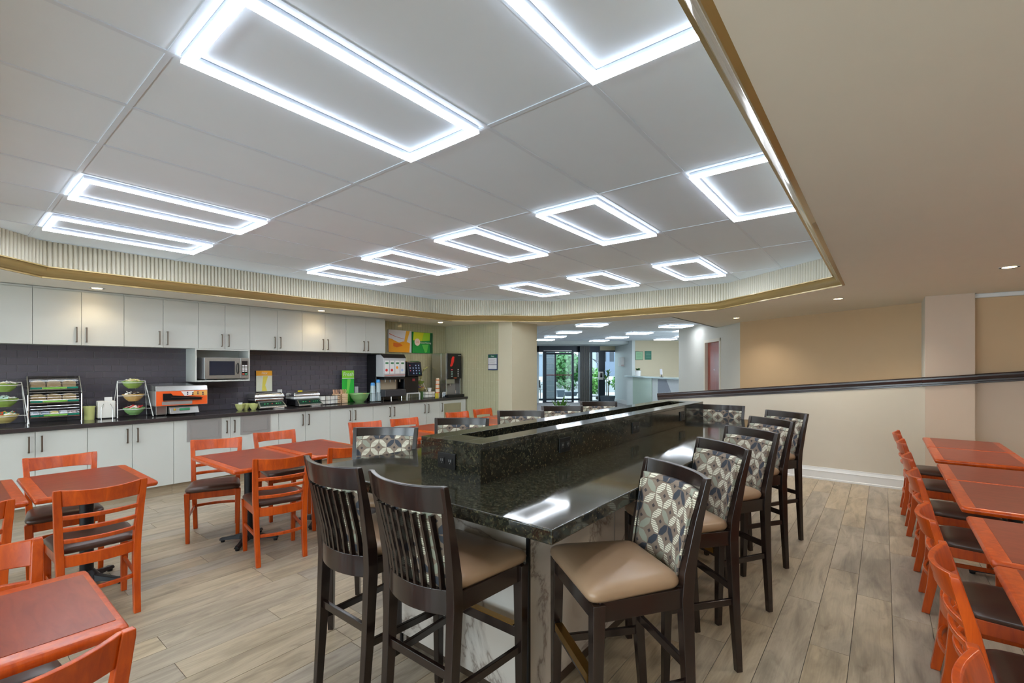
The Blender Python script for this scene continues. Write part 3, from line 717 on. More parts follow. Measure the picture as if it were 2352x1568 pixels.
# ---------------------------------------------------------------- bar island
ZB = .967
isl = thing('bar_island', 'long bar island with marble-look base under a dark green granite top', 'bar', (3.22, 1.617, 0))
def L_(x0, x1, y0, y1, z0, z1): return (x0 - 3.22, x1 - 3.22, y0 - 1.617, y1 - 1.617, z0, z1)
bx('marble_panel', *L_(1.62, 4.69, 1.19, 1.21, .06, ZB - .055), MT['marble'], isl); bx('marble_panel', *L_(1.62, 4.69, 2.03, 2.05, .06, ZB - .055), MT['marble'], isl)
bx('end_panel', *L_(1.60, 1.62, 1.19, 2.05, .06, ZB - .055), MT['marble'], isl); bx('end_panel', *L_(4.69, 4.71, 1.19, 2.05, .06, ZB - .055), MT['marble'], isl)
bx('plinth', *L_(1.63, 4.68, 1.2, 2.04, 0, .06), flat('plinth_brown', (70, 56, 44)), isl)
for x in (1.598, 4.698):
    for y in (1.184, 2.042): bx('corner_trim', *L_(x, x + .014, y, y + .014, 0, ZB - .055), MT['black'], isl)
for x in (2.42, 3.22, 4.02): bx('joint_strip', *L_(x, x + .006, 1.188, 1.1905, .06, ZB - .055), flat('joint_grey', (150, 144, 138)), isl)
bx('countertop', *L_(1.27, 5.18, .845, 2.39, ZB - .052, ZB), MT['granite'], isl, bevel=.006, seg=3)
rs = thing('riser', 'raised hollow granite planter riser along the middle of the bar', 'riser', (3.22, 1.627, ZB))
RX0, RX1, RY0, RY1, RH = 1.557 - 3.22, 4.89 - 3.22, 1.425 - 1.627, 1.83 - 1.627, .183
for a in ((RX0, RX1, RY0, RY0 + .02), (RX0, RX1, RY1 - .02, RY1), (RX0, RX0 + .02, RY0 + .02, RY1 - .02), (RX1 - .02, RX1, RY0 + .02, RY1 - .02)): bx('side_slab', *a, 0, RH - .021, MT['granite'], rs, bevel=.001)
for a in ((RX0, RX1, RY0, RY0 + .115), (RX0, RX1, RY1 - .115, RY1), (RX0, RX0 + .16, RY0 + .1155, RY1 - .1155), (RX1 - .16, RX1, RY0 + .1155, RY1 - .1155)): bx('top_slab', *a, RH - .02, RH, MT['granite'], rs, bevel=.001)
bx('trough_floor', RX0 + .02, RX1 - .02, RY0 + .02, RY1 - .02, .09, .1, flat('trough', (52, 44, 36)), rs)
for x0_ in (RX0 + .16, ): 
    bx('inner_lining', RX0 + .155, RX1 - .155, RY0 + .11, RY0 + .115, .1, RH - .02, MT['granite'], rs); bx('inner_lining', RX0 + .155, RX1 - .155, RY1 - .115, RY1 - .11, .1, RH - .02, MT['granite'], rs)
def outlet(label, loc, rz, w_=.12, h_=.075):
    t = thing('power_outlet', label, 'outlet', loc, rz, 'black power outlets on the granite riser')
    bx('cover_plate', -w_ / 2, w_ / 2, -.008, 0, -h_ / 2, h_ / 2, MT['outlet'], t, bevel=.002)
    for s in (-1, 1):
        q = bx('socket', s * .028 - .017, s * .028 + .017, -.0105, -.008, -.016, .016, MT['outlet'], t, bevel=.001)
        b = B(); box(b, s * .028 - .008, s * .028 - .003, -.0112, -.0104, -.003, .009); box(b, s * .028 + .003, s * .028 + .008, -.0112, -.0104, -.003, .009); box(b, s * .028 - .002, s * .028 + .002, -.0112, -.0104, -.012, -.008); add('slots', b, MT['slot'], q)
outlet('black double power outlet on the near end of the granite riser', (1.556, 1.64, ZB + .083), -PI / 2)
outlet('black power outlet on the long side of the riser, nearest the viewer', (2.262, 1.424, ZB + .09), 0, .115, .08)
outlet('black power outlet on the long side of the riser, farther along', (3.235, 1.424, ZB + .09), 0, .115, .08)
outlet('black power outlet on the long side of the riser, small and near its far end', (4.25, 1.424, ZB + .09), 0, .115, .08)

# ---------------------------------------------------------------- bar stools
def bar_stool():
    t = thing('bar_stool', 'x', 'stool'); D = MT['dark']; ZT = 1.097
    for s in (-1, 1):
        b = B(); post(b, [(s * .175, -.215, 0, .014, .016), (s * .178, -.19, .35, .018, .02), (s * .18, -.175, .66, .02, .024), (s * .183, -.182, .76, .019, .023), (s * .193, -.215, .94, .016, .017), (s * .203, -.248, 1.085, .013, .012), (s * .204, -.25, ZT, .012, .010)])
        add('rear_leg', b, D, t, bevel=.003)
        b = B(); post(b, [(s * .195, .19, 0, .015, .015), (s * .198, .185, .35, .019, .019), (s * .2, .18, .695, .023, .023)]); add('front_leg', b, D, t, bevel=.003)
        b = B(); bar(b, (s * .18, -.17, .665), (s * .2, .175, .665), .02, .07); add('side_apron', b, D, t, bevel=.002)
        b = B(); bar(b, (s * .178, -.185, .35), (s * .198, .18, .35), .017, .032); add('side_stretcher', b, D, t, bevel=.003)
    b = B(); bar(b, (-.195, .183, .665), (.195, .183, .665), .02, .07); add('front_apron', b, D, t, bevel=.002)
    b = B(); bar(b, (-.19, .186, .41), (.19, .186, .41), .026, .045); fr = add('footrest', b, D, t, bevel=.003)
    b = B(); box(b, -.165, .165, .171, .2015, .432, .4355); box(b, -.165, .165, .1995, .2022, .405, .4345); add('brass_plate', b, MT['brass'], fr)
    b = B(); bar(b, (-.178, -.187, .41), (.178, -.187, .41), .018, .034); add('rear_stretcher', b, D, t, bevel=.003)
    b = B(); arc_board(b, .178, -.178, .05, .625, .715, .022, n=13, zc=.0); add('lower_rail', b, D, t, bevel=.003)
    b = B(); arc_board(b, .196, -.234, .052, 1.0, ZT - .004, .02, n=15, zc=.17, top_sag=.004, hw2=.2); add('top_rail', b, D, t, bevel=.004)
    for k in range(9):
        x = -.14 + .035 * k; tt_ = x / .18; y0 = -.178 - .05 * (1 - tt_ * tt_); y1 = -.232 - .052 * (1 - (x / .196) ** 2)
        b = B(); post(b, [(x, y0, .71, .006, .009), (x * 1.03, y0 - .012, .80, .006, .009), (x * 1.06, y1, .99, .006, .009)]); add('slat', b, D, t)
    # upholstered pad in front of the slats
    def padrow(off, z, hw, inset):
        r = []
        for k in range(13):
            q = -1 + k / 6; y = -.178 + .012 - .045 * (1 - q * q) - max(0, (z - .72)) * .19 + off
            r.append((q * hw, y, z))
        return r
    b = B(); zs = [.715, .73, .78, .83, .88, .93, .98, 1.015, 1.032, 1.04]
    def shape(z): return max(0, min(1, (z - .715) / .02, (1.04 - z) / .02))
    fr_, bk = [], []
    for z in zs:
        hw = .168 + (z - .715) * .06; e = shape(z)
        fr_.append([b.verts.new((p[0], p[1] + .008 + .014 * min(1, (1 - abs(p[0] / hw)) * 8) * (.3 + .7 * e), p[2])) for p in padrow(0, z, hw, 0)])
        bk.append([b.verts.new((p[0], p[1] - .008, p[2])) for p in padrow(0, z, hw, 0)])
    n = 13
    for A, flip in ((fr_, 0), (bk, 1)):
        for r0, r1 in zip(A, A[1:]):
            for k in range(n - 1): b.faces.new((r0[k], r0[k + 1], r1[k + 1], r1[k]))
    for k in range(n - 1):
        b.faces.new((fr_[0][k], fr_[0][k + 1], bk[0][k + 1], bk[0][k])); b.faces.new((fr_[-1][k], fr_[-1][k + 1], bk[-1][k + 1], bk[-1][k]))
    for i in range(len(zs) - 1):
        b.faces.new((fr_[i][0], fr_[i + 1][0], bk[i + 1][0], bk[i][0])); b.faces.new((fr_[i][-1], fr_[i + 1][-1], bk[i + 1][-1], bk[i][-1]))
    pad = add('back_pad', b, MT['fabric'], t, smooth='all')
    b = B(); pts = []
    for k in range(13): p = padrow(.018, 1.024, .182, 0)[k]; pts.append(p)
    L0 = [padrow(.018, z, .168 + (z - .715) * .06 - .008, 0)[0] for z in (.73, .8, .9, 1.01)]; R0 = [padrow(.018, z, .168 + (z - .715) * .06 - .008, 0)[-1] for z in (1.01, .9, .8, .73)]
    tube(b, L0 + pts[1:-1] + R0, .004, 6); add('piping', b, MT['fabric'], pad, smooth=True)
    cushion('seat', [(-.185, -.165), (.185, -.165), (.225, .215), (-.225, .215)], .70, .045, .5, MT['tan_vinyl'], t, .045)
    return t
bs = bar_stool(); V = {'n': 0, 'side': 1}
def stool(a, b_, side, label, group):
    V['side'] = side; return place_by_top(bs, a, b_, .25 - BACK.get(group, 0), label, group, V)
G1, G2, G3 = 'dark bar stools on the near side of the bar', 'dark bar stools on the far side of the bar', 'dark slat-back bar stools at the ends of the bar'
BACK = {G1: .018, G2: .022}
T_ = 'leaf-print bar stool, '
for a, b_, l in (((1.747, .512), (1.990, .832), 'largest, nearest on the right side of the bar'), ((2.478, .517), (2.756, .846), 'second from the viewer on the right side of the bar'),
                 ((3.225, .524), (3.434, .844), 'third from the viewer on the right side of the bar'), ((3.988, .540), (4.214, .855), 'fourth from the viewer on the right side of the bar'),
                 ((4.728, .546), (4.919, .845), 'farthest on the right side, before the sloped wall')): stool(a, b_, 1, T_ + l, G1)
for a, b_, l in (((1.756, 2.745), (2.017, 2.418), 'nearest across the bar, its pad mirrored in the granite'), ((2.484, 2.759), (2.747, 2.429), 'second across the bar, behind the near end of the riser'),
                 ((3.261, 2.777), (3.529, 2.441), 'third across the bar, before the beige column'), ((3.953, 2.752), (4.209, 2.432), 'fourth across the bar, before the lobby plants'),
                 ((4.731, 2.745), (4.987, 2.424), 'farthest across the bar, before the lobby entrance')): stool(a, b_, -1, T_ + l, G2)
stool((1.074, 2.058), (1.074, 1.640), 1, 'dark slat-back bar stool at the bar end, the left one seen from behind', G3)
stool((1.083, 1.576), (1.083, 1.148), 1, 'dark slat-back bar stool at the bar end, the right one seen from behind, larger', G3)
stool((5.274, 1.134), (5.243, 1.533), 1, 'dark bar stool alone at the far end of the bar beside the riser', G3)
# ---------------------------------------------------------------- things on the buffet counter
ZK = .91
def lathe_obj(name, prof, mat, parent, c=(0, 0, 0), n=24, **k):
    b = B(); lathe(b, prof, c, n); return add(name, b, mat, parent, smooth=True, **k)
def bowl_prof(r, h): return [(r * .45, 0), (r * .47, h * .06), (r * .62, h * .18), (r * .84, h * .5), (r * .96, h * .85), (r * 1.02, h * .93), (r * 1.02, h), (r * .97, h), (r * .9, h * .8), (r * .75, h * .45), (r * .5, h * .2), (.001, h * .16)]
def bowl(label, mat, loc, r, h, group, nested=False):
    t = lathe_obj('bowl', bowl_prof(r, h), mat, None, n=28); t.location = loc
    return tag(t, label, 'bowl', group)
def packets(n, c, r, cols, label, group, z, size=(.05, .03, .004)):
    b = B(); n = n * 2
    for k in range(n):
        a = random.random() * 6.28; q = r * math.sqrt(random.random())
        M_ = Matrix.Translation((c[0] + q * math.cos(a), c[1] + q * math.sin(a), z + .012 * (1 - (q / r) ** 2) + random.random() * .012)) @ Matrix.Rotation(random.random() * 3, 4, 'Z') @ Matrix.Rotation(random.uniform(-.7, .7), 4, 'X') @ Matrix.Rotation(random.uniform(-.7, .7), 4, 'Y') @ Matrix.Diagonal((size[0], size[1], size[2], 1))
        n0 = len(b.faces); bmesh.ops.create_cube(b, size=1, matrix=M_); b.faces.ensure_lookup_table()
        for f in b.faces[n0:]: f.material_index = k % len(cols)
    add('packets', b, cols, None, label=label, cat='packets', kind='stuff')
def rack(label, cx, y, w_, z1, bowls_z):
    t = thing('bowl_stand', label, 'stand', (cx, y, ZK))
    for s in (-1, 1):
        b = B(); tube(b, [(s * w_ * .5, -.13, .006), (s * w_ * .39, .06, z1)], .005); add('upright', b, MT['white_pl'], t, smooth=True)
        b = B(); tube(b, [(s * w_ * .5, .13, .006), (s * w_ * .39, .06, z1)], .004); add('rear_upright', b, MT['white_pl'], t, smooth=True)
    b = B(); tube(b, [(-w_ * .39, .06, z1), (w_ * .39, .06, z1)], .004); add('top_bar', b, MT['white_pl'], t, smooth=True)
    for z, r, yy in bowls_z:
        f = (z1 - z) / z1; hw = w_ * (.39 + .11 * f); b = B(); tube(b, [(-hw, .06 - .19 * f, z), (-r, yy, z), ], .0035); tube(b, [(hw, .06 - .19 * f, z), (r, yy, z)], .0035)
        tube(b, [(r * math.cos(a * PI / 8), yy + r * math.sin(a * PI / 8), z) for a in range(17)], .0035, 6); add('ring', b, MT['white_pl'], t, smooth=True)
    return t
BZ = [(.405, .1, .0), (.255, .1, -.03), (.098, .1, -.06)]
wh = [MT['paper'], flat('pk_grey', (200, 204, 210)), flat('pk_cream', (226, 216, 150))]
rack('white three-tier bowl stand at the left picture edge', .47, 6.92, .33, .43, BZ)
rack('white three-tier bowl stand between the napkins and the orange griddle', 1.50, 6.92, .33, .425, BZ)
for cx, side, cols in ((.47, 'left edge', (('green', 'bowl_green', wh), ('green', 'bowl_green', [flat('pk_ice', (176, 204, 196)), MT['paper']]), ('yellow', 'bowl_yellow', [MT['paper'], flat('pk_green', (40, 150, 110)), flat('pk_red', (200, 60, 40)), flat('pk_amber', (220, 170, 60))]))),
                       (1.50, 'middle', (('green', 'bowl_green', [flat('pk_cream', (226, 216, 150)), MT['paper']]), ('tan', 'bowl_tan', [flat('pk_dark', (60, 46, 40)), MT['paper']]), ('mint', 'bowl_mint', [flat('pk_red2', (206, 40, 44)), MT['paper']])))):
    for (z, r, yy), (cn, mk, pc), lev in zip(BZ, cols, ('top', 'middle', 'bottom')):
        where = '%s tier of the bowl stand %s' % (lev, 'at the left picture edge' if cx < 1 else 'next to the orange griddle')
        bowl('%s bowl of packets, %s' % (cn, where), MT[mk], (cx, 6.92 + yy, ZK + z - .066), .103, .083, 'bowls of packets on the two stands')
        packets(11, (cx, 6.92 + yy), .075, pc, 'heap of small packets, ' + where, 'packets in the %s bowl, %s' % (lev, side), ZK + z + .012)
# pastry case
t = thing('pastry_case', 'clear three-shelf pastry case with chrome posts and green label strips', 'display case', (.84, 6.98, ZK))
for s in (-1, 1):
    b = B(); tube(b, [(s * .205, -.12, 0), (s * .205, -.12, .30), (s * .20, -.02, .49)], .007); lathe(b, [(.011, 0), (.011, .014), (.006, .02)], (s * .205, -.12, 0), 10); add('post', b, MT['chrome'], t, smooth=True)
    b = B(); prism(b, [(0, 0), (.1, 0), (.1, .1), (0, .1)], 0, 1); b.free()
    b = B(); x = s * .192; loft(b, [[(x + o_, -.11, .05), (x + o_, .14, .05), (x + o_, .14, .49), (x + o_, -.02, .49)] for o_ in (0, .004)]); add('side_pane', b, MT['acrylic'], t)
bx('back_panel', -.19, .19, .138, .142, .05, .49, MT['acrylic'], t)
b = B(); box(b, -.2, .2, -.02, .14, .486, .492); add('top_panel', b, MT['acrylic'], t)
for k, z in enumerate((.06, .205, .345)):
    y = -.115 + k * .03; p = bx('shelf', -.188, .188, y, .138, z, z + .008, MT['chrome'], t)
    bx('label_strip', -.185, -.095, y - .004, y - .001, z + .012, z + .03, flat('teal', (0, 122, 98)), p); bx('label_strip', -.09, .09, y - .004, y - .001, z + .012, z + .03, flat('lime', (128, 188, 80)), p); bx('label_strip', .095, .185, y - .004, y - .001, z + .012, z + .03, flat('teal', (0, 122, 98)), p)
    b = B(); loft(b, [[(-.188, y - .006, z + .03), (.188, y - .006, z + .03), (.188, y + .028, z + .12), (-.188, y + .028, z + .12)], [(-.188, y - .003, z + .03), (.188, y - .003, z + .03), (.188, y + .031, z + .12), (-.188, y + .031, z + .12)]]); add('front_pane', b, MT['acrylic'], t)
    b = B()
    for q in range(4): f = q / 3; tube(b, [(-.188, y - .007 + .034 * f, z + .035 + .082 * f), (.188, y - .007 + .034 * f, z + .035 + .082 * f)], .0018, 6)
    add('front_bar', b, MT['chrome'], t, kind='stuff')
BR = flat('bread', (216, 186, 138), .7)
for k, z in enumerate((.205, .345)):
    for q in range(3):
        x = .84 - .12 + q * .12; b = B(); pr = [(-.052, 0), (.052, 0), (.056, .05), (.05, .075), (.02, .088), (-.02, .088), (-.05, .075), (-.056, .05)]
        loft(b, [[(px, yy, pz) for px, pz in pr] for yy in (-.05, .06)])
        add('bread_loaf', b, BR, None, loc=(x, 7.0 + .02 * k, ZK + z + .0095), bevel=.006, label='sliced bread, %s shelf of the pastry case, %s' % ('middle' if k == 0 else 'top', ('towards the edge bowl stand', 'central one', 'towards the lime cup')[q]), cat='bread', group='bread in the pastry case')
for q, c in enumerate(((150, 170, 200), (90, 120, 150), (220, 190, 60), (190, 200, 215), (130, 90, 90))):
    b = B(); box(b, -.03, .03, -.04, .05, 0, .05); add('snack_pack', b, flat('pack%d' % q, c), None, loc=(.84 - .145 + q * .072, 6.95, ZK + .069), bevel=.012, label='%s wrapped snack on the bottom shelf of the pastry case' % ('blue-grey', 'dark blue', 'yellow', 'pale silver', 'brownish')[q], cat='snack', group='wrapped snacks in the pastry case')
# yellow-green cup with tongs
t = thing('tongs_cup', 'lime plastic cup holding clear tongs beside the pastry case', 'cup', (1.12, 6.95, ZK))
lathe_obj('cup', [(.042, 0), (.044, .004), (.05, .13), (.054, .14), (.054, .15), (.049, .15), (.04, .01), (.001, .01)], MT['bowl_lime'], t)
b = B(); tube(b, [(0, 0, .02), (-.03, .01, .17), (-.04, .012, .20)], .004); tube(b, [(0, 0, .02), (-.01, .012, .17), (-.015, .015, .23)], .004); add('tongs', b, MT['acrylic'], t, smooth=True)
# napkin holder
t = thing('napkin_holder', 'white stack of napkins in a wire holder with a small card on it', 'napkin holder', (1.265, 6.96, ZK))
for k in range(3): bx('napkins', -.078, .078, -.05 + .035 * k, -.018 + .035 * k, .008, .20 + .002 * k, MT['paper'], t, bevel=.008)
b = B()
for s in (-1, 1): tube(b, [(s * .05, -.056, .0), (s * .05, -.056, .12), (s * .03, -.052, .17)], .0025, 6); tube(b, [(s * .05, -.056, .004), (s * .05, .06, .004)], .0025, 6)
add('wire_frame', b, MT['chrome'], t, smooth=True); bx('card', -.015, .055, -.01, -.008, .20, .245, MT['white_pl'], t)
# conveyor griddle
t = thing('pancake_machine', 'silver pancake machine with orange front and small green display', 'pancake machine', (1.94, 6.90, ZK))
b = B(); loft(b, [[(x, -.19, .30), (x, -.17, .36), (x, .16, .385), (x, .2, .36), (x, .2, .30)] for x in (-.27, .27)]); add('hood', b, MT['steel'], t, bevel=.003)
bx('body', -.27, .27, -.185, .2, .12, .30, MT['steel_panel'], t, bevel=.003)
fp = bx('front_plate', -.265, .265, -.19, -.1855, .125, .298, flat('griddle_orange', (236, 92, 22)), t)
b = B(); loft(b, [[(x, y, z) for x, z in ((.02, .285), (.262, .295), (.262, .23), (.06, .24))] for y in (-.1935, -.1905)]); add('berry_picture', b, flat('berry', (226, 170, 90)), fp)
b = B(); loft(b, [[(x, y, z) for x, z in ((-.02, .292), (.12, .295), (.09, .24), (.02, .235))] for y in (-.195, -.1938)]); add('white_cloth', b, flat('cloth_wh', (224, 222, 220)), fp)
for k in range(8):
    b = B(); lathe(b, [(.008, 0), (.008, .003)], n=10); o = add('berry', b, flat('berryblue', (60, 50, 80)), fp, loc=(.05 + (k % 4) * .055, -.1955, .255 + (k // 4) * .022 - (k % 2) * .008)); o.rotation_euler.x = PI / 2
b = B(); loft(b, [[(x, y, z) for x, z in ((-.2, .27), (-.12, .27), (-.1, .245), (.2, .215), (.2, .19), (-.2, .19))] for y in (-.196, -.19)]); add('slot', b, MT['black_pl'], fp)
b = B(); bar(b, (-.12, -.2, .225), (.21, -.2, .205), .01, .006); bar(b, (-.2, -.2, .185), (.2, -.2, .185), .012, .008); add('rail', b, MT['chrome'], t)
bx('lower_plate', -.21, .1, -.1945, -.19, .135, .175, MT['steel_panel'], fp)
b = B(); loft(b, [[(x, -.16, .11), (x, -.21, .025), (x, .05, .02), (x, .05, .118)] for x in (-.13, .17)]); cbx = add('control_box', b, MT['steel'], t, bevel=.003)
b = B(); loft(b, [[(x, -.1856, .076), (x, -.1935, .062), (x, -.1915, .06), (x, -.1836, .075)] for x in (-.03, .08)]); b.free()
bx('display', -.03, .075, -.196, -.178, .062, .088, flat('lcd', (70, 140, 100), .2), cbx)
b = B(); lathe(b, [(.012, 0), (.012, .014)], n=14); o = add('start_button', b, flat('amber', (220, 170, 50)), cbx, loc=(-.08, -.18, .075)); o.rotation_euler.x = PI / 2 + .5
bx('left_stand', -.25, -.14, -.12, .18, .015, .12, MT['steel'], t, bevel=.002)
for s in (-.24, -.15, .15):
    b = B(); lathe(b, [(.01, 0), (.012, .022)], (s, -.1, 0), 8); add('foot', b, MT['black_pl'], t)
# small lime bowls
for k, (x, y, l) in enumerate(((2.64, 6.84, 'nearest the orange griddle, card in it'), (2.725, 6.87, 'middle of three'), (2.80, 6.80, 'nearest the hot food warmer'))): bowl('small lime yellow bowl, ' + l, MT['bowl_lime'], (x, y, ZK), .06, .085, 'small lime bowls by the warmer')
tag(bx('card', 2.625, 2.675, 6.85, 6.852, ZK + .05, ZK + .105, MT['white_pl']), 'tiny white card standing in the first lime bowl', 'card')
# waffle / warming units
def warmer(label, x, shade, steel):
    t = thing('food_warmer', label, 'warmer', (x, 6.86, ZK))
    bx('base', -.19, .19, -.06, .22, .015, .10, MT['black_pl'], t, bevel=.006)
    b = B(); loft(b, [[(xx * .92, -.05, .105), (xx, -.15, .03), (xx, -.15, .012), (xx, -.02, .012)] for xx in (-.185, .185)]); cp = add('control_panel', b, MT['steel'], t, bevel=.003)
    b = B(); loft(b, [[(xx * .95, -.066, .096), (xx, -.135, .044), (xx, -.137, .041), (xx * .95, -.068, .093)] for xx in (-.165, .165)]); add('panel_face', b, flat('panel_dkgreen', (22, 52, 42), .25), cp)
    for q, c in ((-.10, 'gn'), (-.06, 'gn'), (.0, 'rd'), (.06, 'gn'), (.09, 'gn'), (.12, 'gn')): bx('indicator', q - .008, q + .008, -.104, -.10, .068, .076, flat('ind_' + c, (70, 200, 120) if c == 'gn' else (230, 50, 60)), cp)
    bx('pan', -.2, .2, -.03, .24, .105, .145, steel, t, bevel=.012)
    b = B(); loft(b, [[(xx, yy, zz) for xx, yy in ((-a, -.035 + c), (a, -.035 + c), (a, .24 - c), (-a, .24 - c))] for a, c, zz in ((.205, 0, .146), (.207, -.002, .17), (.2, .01, .20), (.185, .03, .215))]); add('lid', b, shade, t, bevel=.008)
    b = B(); tube(b, [(-.16, -.03, .20), (-.15, -.045, .222), (.15, -.045, .222), (.16, -.03, .20)], .006); add('handle', b, MT['chrome'], t, smooth=True)
    b = B(); loft(b, [[(.0, -.17, .0), (.14, -.17, .0), (.16, -.10, .0), (.01, -.10, .0)], [(.0, -.17, .014), (.14, -.17, .014), (.16, -.10, .02), (.01, -.10, .02)]]); add('drip_tray', b, MT['steel_panel'], t, bevel=.004)
    return t
warmer('steel hot food warmer with glass-like lid below the orange hot sign', 3.03, MT['steel'], MT['chrome'])
warmer('white and black hot food warmer with chrome lid, right of the first', 3.58, MT['chrome'], MT['white_pl'])
b = B(); tube(b, [(3.30, 7.12, 1.10), (3.32, 7.05, 1.06), (3.34, 6.98, .99), (3.30, 6.92, .93), (3.27, 6.9, .915)], .005); tag(add('black_cable', b, MT['black_pl'], smooth=True), 'black power cord between the two food warmers', 'cord')
b = B(); box(b, 3.42, 3.49, 6.80, 6.802, 1.128, 1.15); 
tag(add('yellow_tag', b, MT['yellow']), 'small yellow tag on the second food warmer', 'tag')
def tabletop_sign(label, word, x0, x1, y, z0, z1, top, body, accent):
    cx = (x0 + x1) / 2; hw = (x1 - x0) / 2; H = z1 - z0
    t = thing('counter_sign', label, 'sign', (cx, y, z0))
    bx('panel', -hw, hw, 0, .008, 0, H * .74, body, t); bx('header', -hw, hw, -.001, .008, H * .76, H, top, t); bx('stripe', -hw, hw, -.0005, .008, H * .74, H * .76, MT['white_pl'], t)
    b = B(); loft(b, [[(xx, yy, zz) for xx, zz in ((-hw * .3, H * .02), (hw * .35, H * .02), (hw * .1, H * .3), (hw * .45, H * .73), (-hw * .15, H * .73), (-hw * .25, H * .35))] for yy in (-.0022, -.001)]); add('picture', b, accent, t)
    bx('foot', -hw, hw, -.03, .03, -.003, .0, MT['acrylic'], t)
    text(word, H * .17, t, (0, -.003, H * .88), FRONT, MT['white_pl'], shear=.15); return t
tabletop_sign('orange and white upright sign reading Hot behind the first warmer', 'Hot', 2.965, 3.19, 7.115, 1.14, 1.445, flat('hot_orange', (240, 168, 30)), flat('hot_white', (226, 226, 204)), flat('hot_yellow', (232, 216, 90)))
bx_ = thing('sign_riser', 'clear riser standing behind the first warmer carrying the hot sign', 'riser', (3.078, 7.10, ZK)); bx('leg', -.1, -.09, 0, .03, 0, .226, MT['acrylic'], bx_); bx('leg', .09, .1, 0, .03, 0, .226, MT['acrylic'], bx_)
tabletop_sign('tall green sign reading Fresh on the counter beside the mint bowl', 'Fresh', 4.28, 4.50, 7.02, .913, 1.44, flat('fresh_lime', (132, 206, 50)), flat('fresh_green', (40, 176, 60)), flat('fresh_lt', (110, 206, 80)))
# baskets
t = thing('lid_basket', 'wire basket with stacks of white paper plates and clear forks', 'basket', (3.94, 6.88, ZK))
b = B()
for z in (.008, .07, .14):
    tube(b, [(-.16, -.08, z), (.16, -.08, z), (.16, .08, z), (-.16, .08, z), (-.16, -.08, z)], .003, 6)
for x in (-.16, -.08, .0, .08, .16): tube(b, [(x, -.08, 0), (x, -.08, .145)], .0025, 6)
add('wire_frame', b, MT['black_pl'], t)
for k, x in enumerate((-.11, .03, .1)): lathe_obj('plate_stack', [(.04, .01), (.07, .012), (.072, .13), (.06, .13)], MT['paper'], t, (x * .9, .0, 0))
b = B()
for k in range(7): tube(b, [(-.05 + .018 * k, .02, .12), (-.08 + .03 * k, .03, .185)], .003, 6)
add('forks', b, MT['acrylic'], t, kind='stuff')
for sx, l in ((4.10, 'left'), (4.23, 'right')):
    t = thing('cutlery_box', 'stacked wooden-look box of brown cutlery bags, %s one of two' % l, 'box', (sx, 6.90, ZK), 0, 'cutlery boxes beside the green sign')
    for k in range(5): bx('tray', -.052, .052, -.045, .045, .004 + .031 * k, .030 + .031 * k, flat('kraft', (218, 186, 150)), t, bevel=.004)
    for k in range(5):
        b = B(); bar(b, (-.04 + .02 * k, 0, .15), (-.055 + .028 * k, -.01, .225), .022, .004); add('spoon', b, flat('kraft_sp', (228, 180, 146)), t)
bowl('large mint green bowl on the counter by the green sign', MT['bowl_mint'], (4.50, 6.86, ZK), .16, .15, 'serving bowl')
tag(bx('red_label', 4.47, 4.52, 6.705, 6.707, 1.045, 1.066, flat('redlab', (206, 90, 50))), 'small orange label on the rim of the mint bowl', 'label')
for x, l in ((3.31, 'between the two warmers'), (4.62, 'right of the green sign')):
    t = thing('wall_outlet', 'white wall outlet plate on the charcoal tiles ' + l, 'outlet', (x, YW - .0135, 1.10)); bx('cover_plate', -.035, .035, -.006, 0, -.06, .06, MT['white_pl'], t, bevel=.002)
    for z in (-.022, .022): bx('socket', -.016, .016, -.0075, -.006, z - .014, z + .014, MT['paper'], t)
# cup rack
t = thing('cup_holder', 'wire rack holding two sleeves of clear blue-tipped cups', 'cup holder', (4.745, 6.76, ZK))
b = B()
for z in (.01, .15): tube(b, [(-.12, -.06, z), (.12, -.06, z), (.12, .06, z), (-.12, .06, z), (-.12, -.06, z)], .003, 6)
for x in (-.12, 0, .12): tube(b, [(x, -.06, 0), (x, -.06, .16)], .003, 6)
add('wire_frame', b, MT['chrome'], t)
for x, h, l in ((4.69, .31, 'shorter left'), (4.80, .365, 'taller right')):
    c = thing('cup_stack', 'sleeve of clear plastic cups with blue tops, %s one' % l, 'cups', (x, 6.76, ZK + .012), 0, 'cup sleeves in the wire rack')
    lathe_obj('cups', [(.048, 0)] + [(.048 - .012 * k / 12 + (.003 if k % 2 else 0), h * .85 * k / 12) for k in range(1, 13)], flat('cup_silver', (170, 186, 190), .15), c)
    lathe_obj('blue_tip', [(.038, h * .85 + .0005), (.033, h * .97), (.026, h), (.001, h)], flat('cup_blue', (60, 140, 205), .3), c)
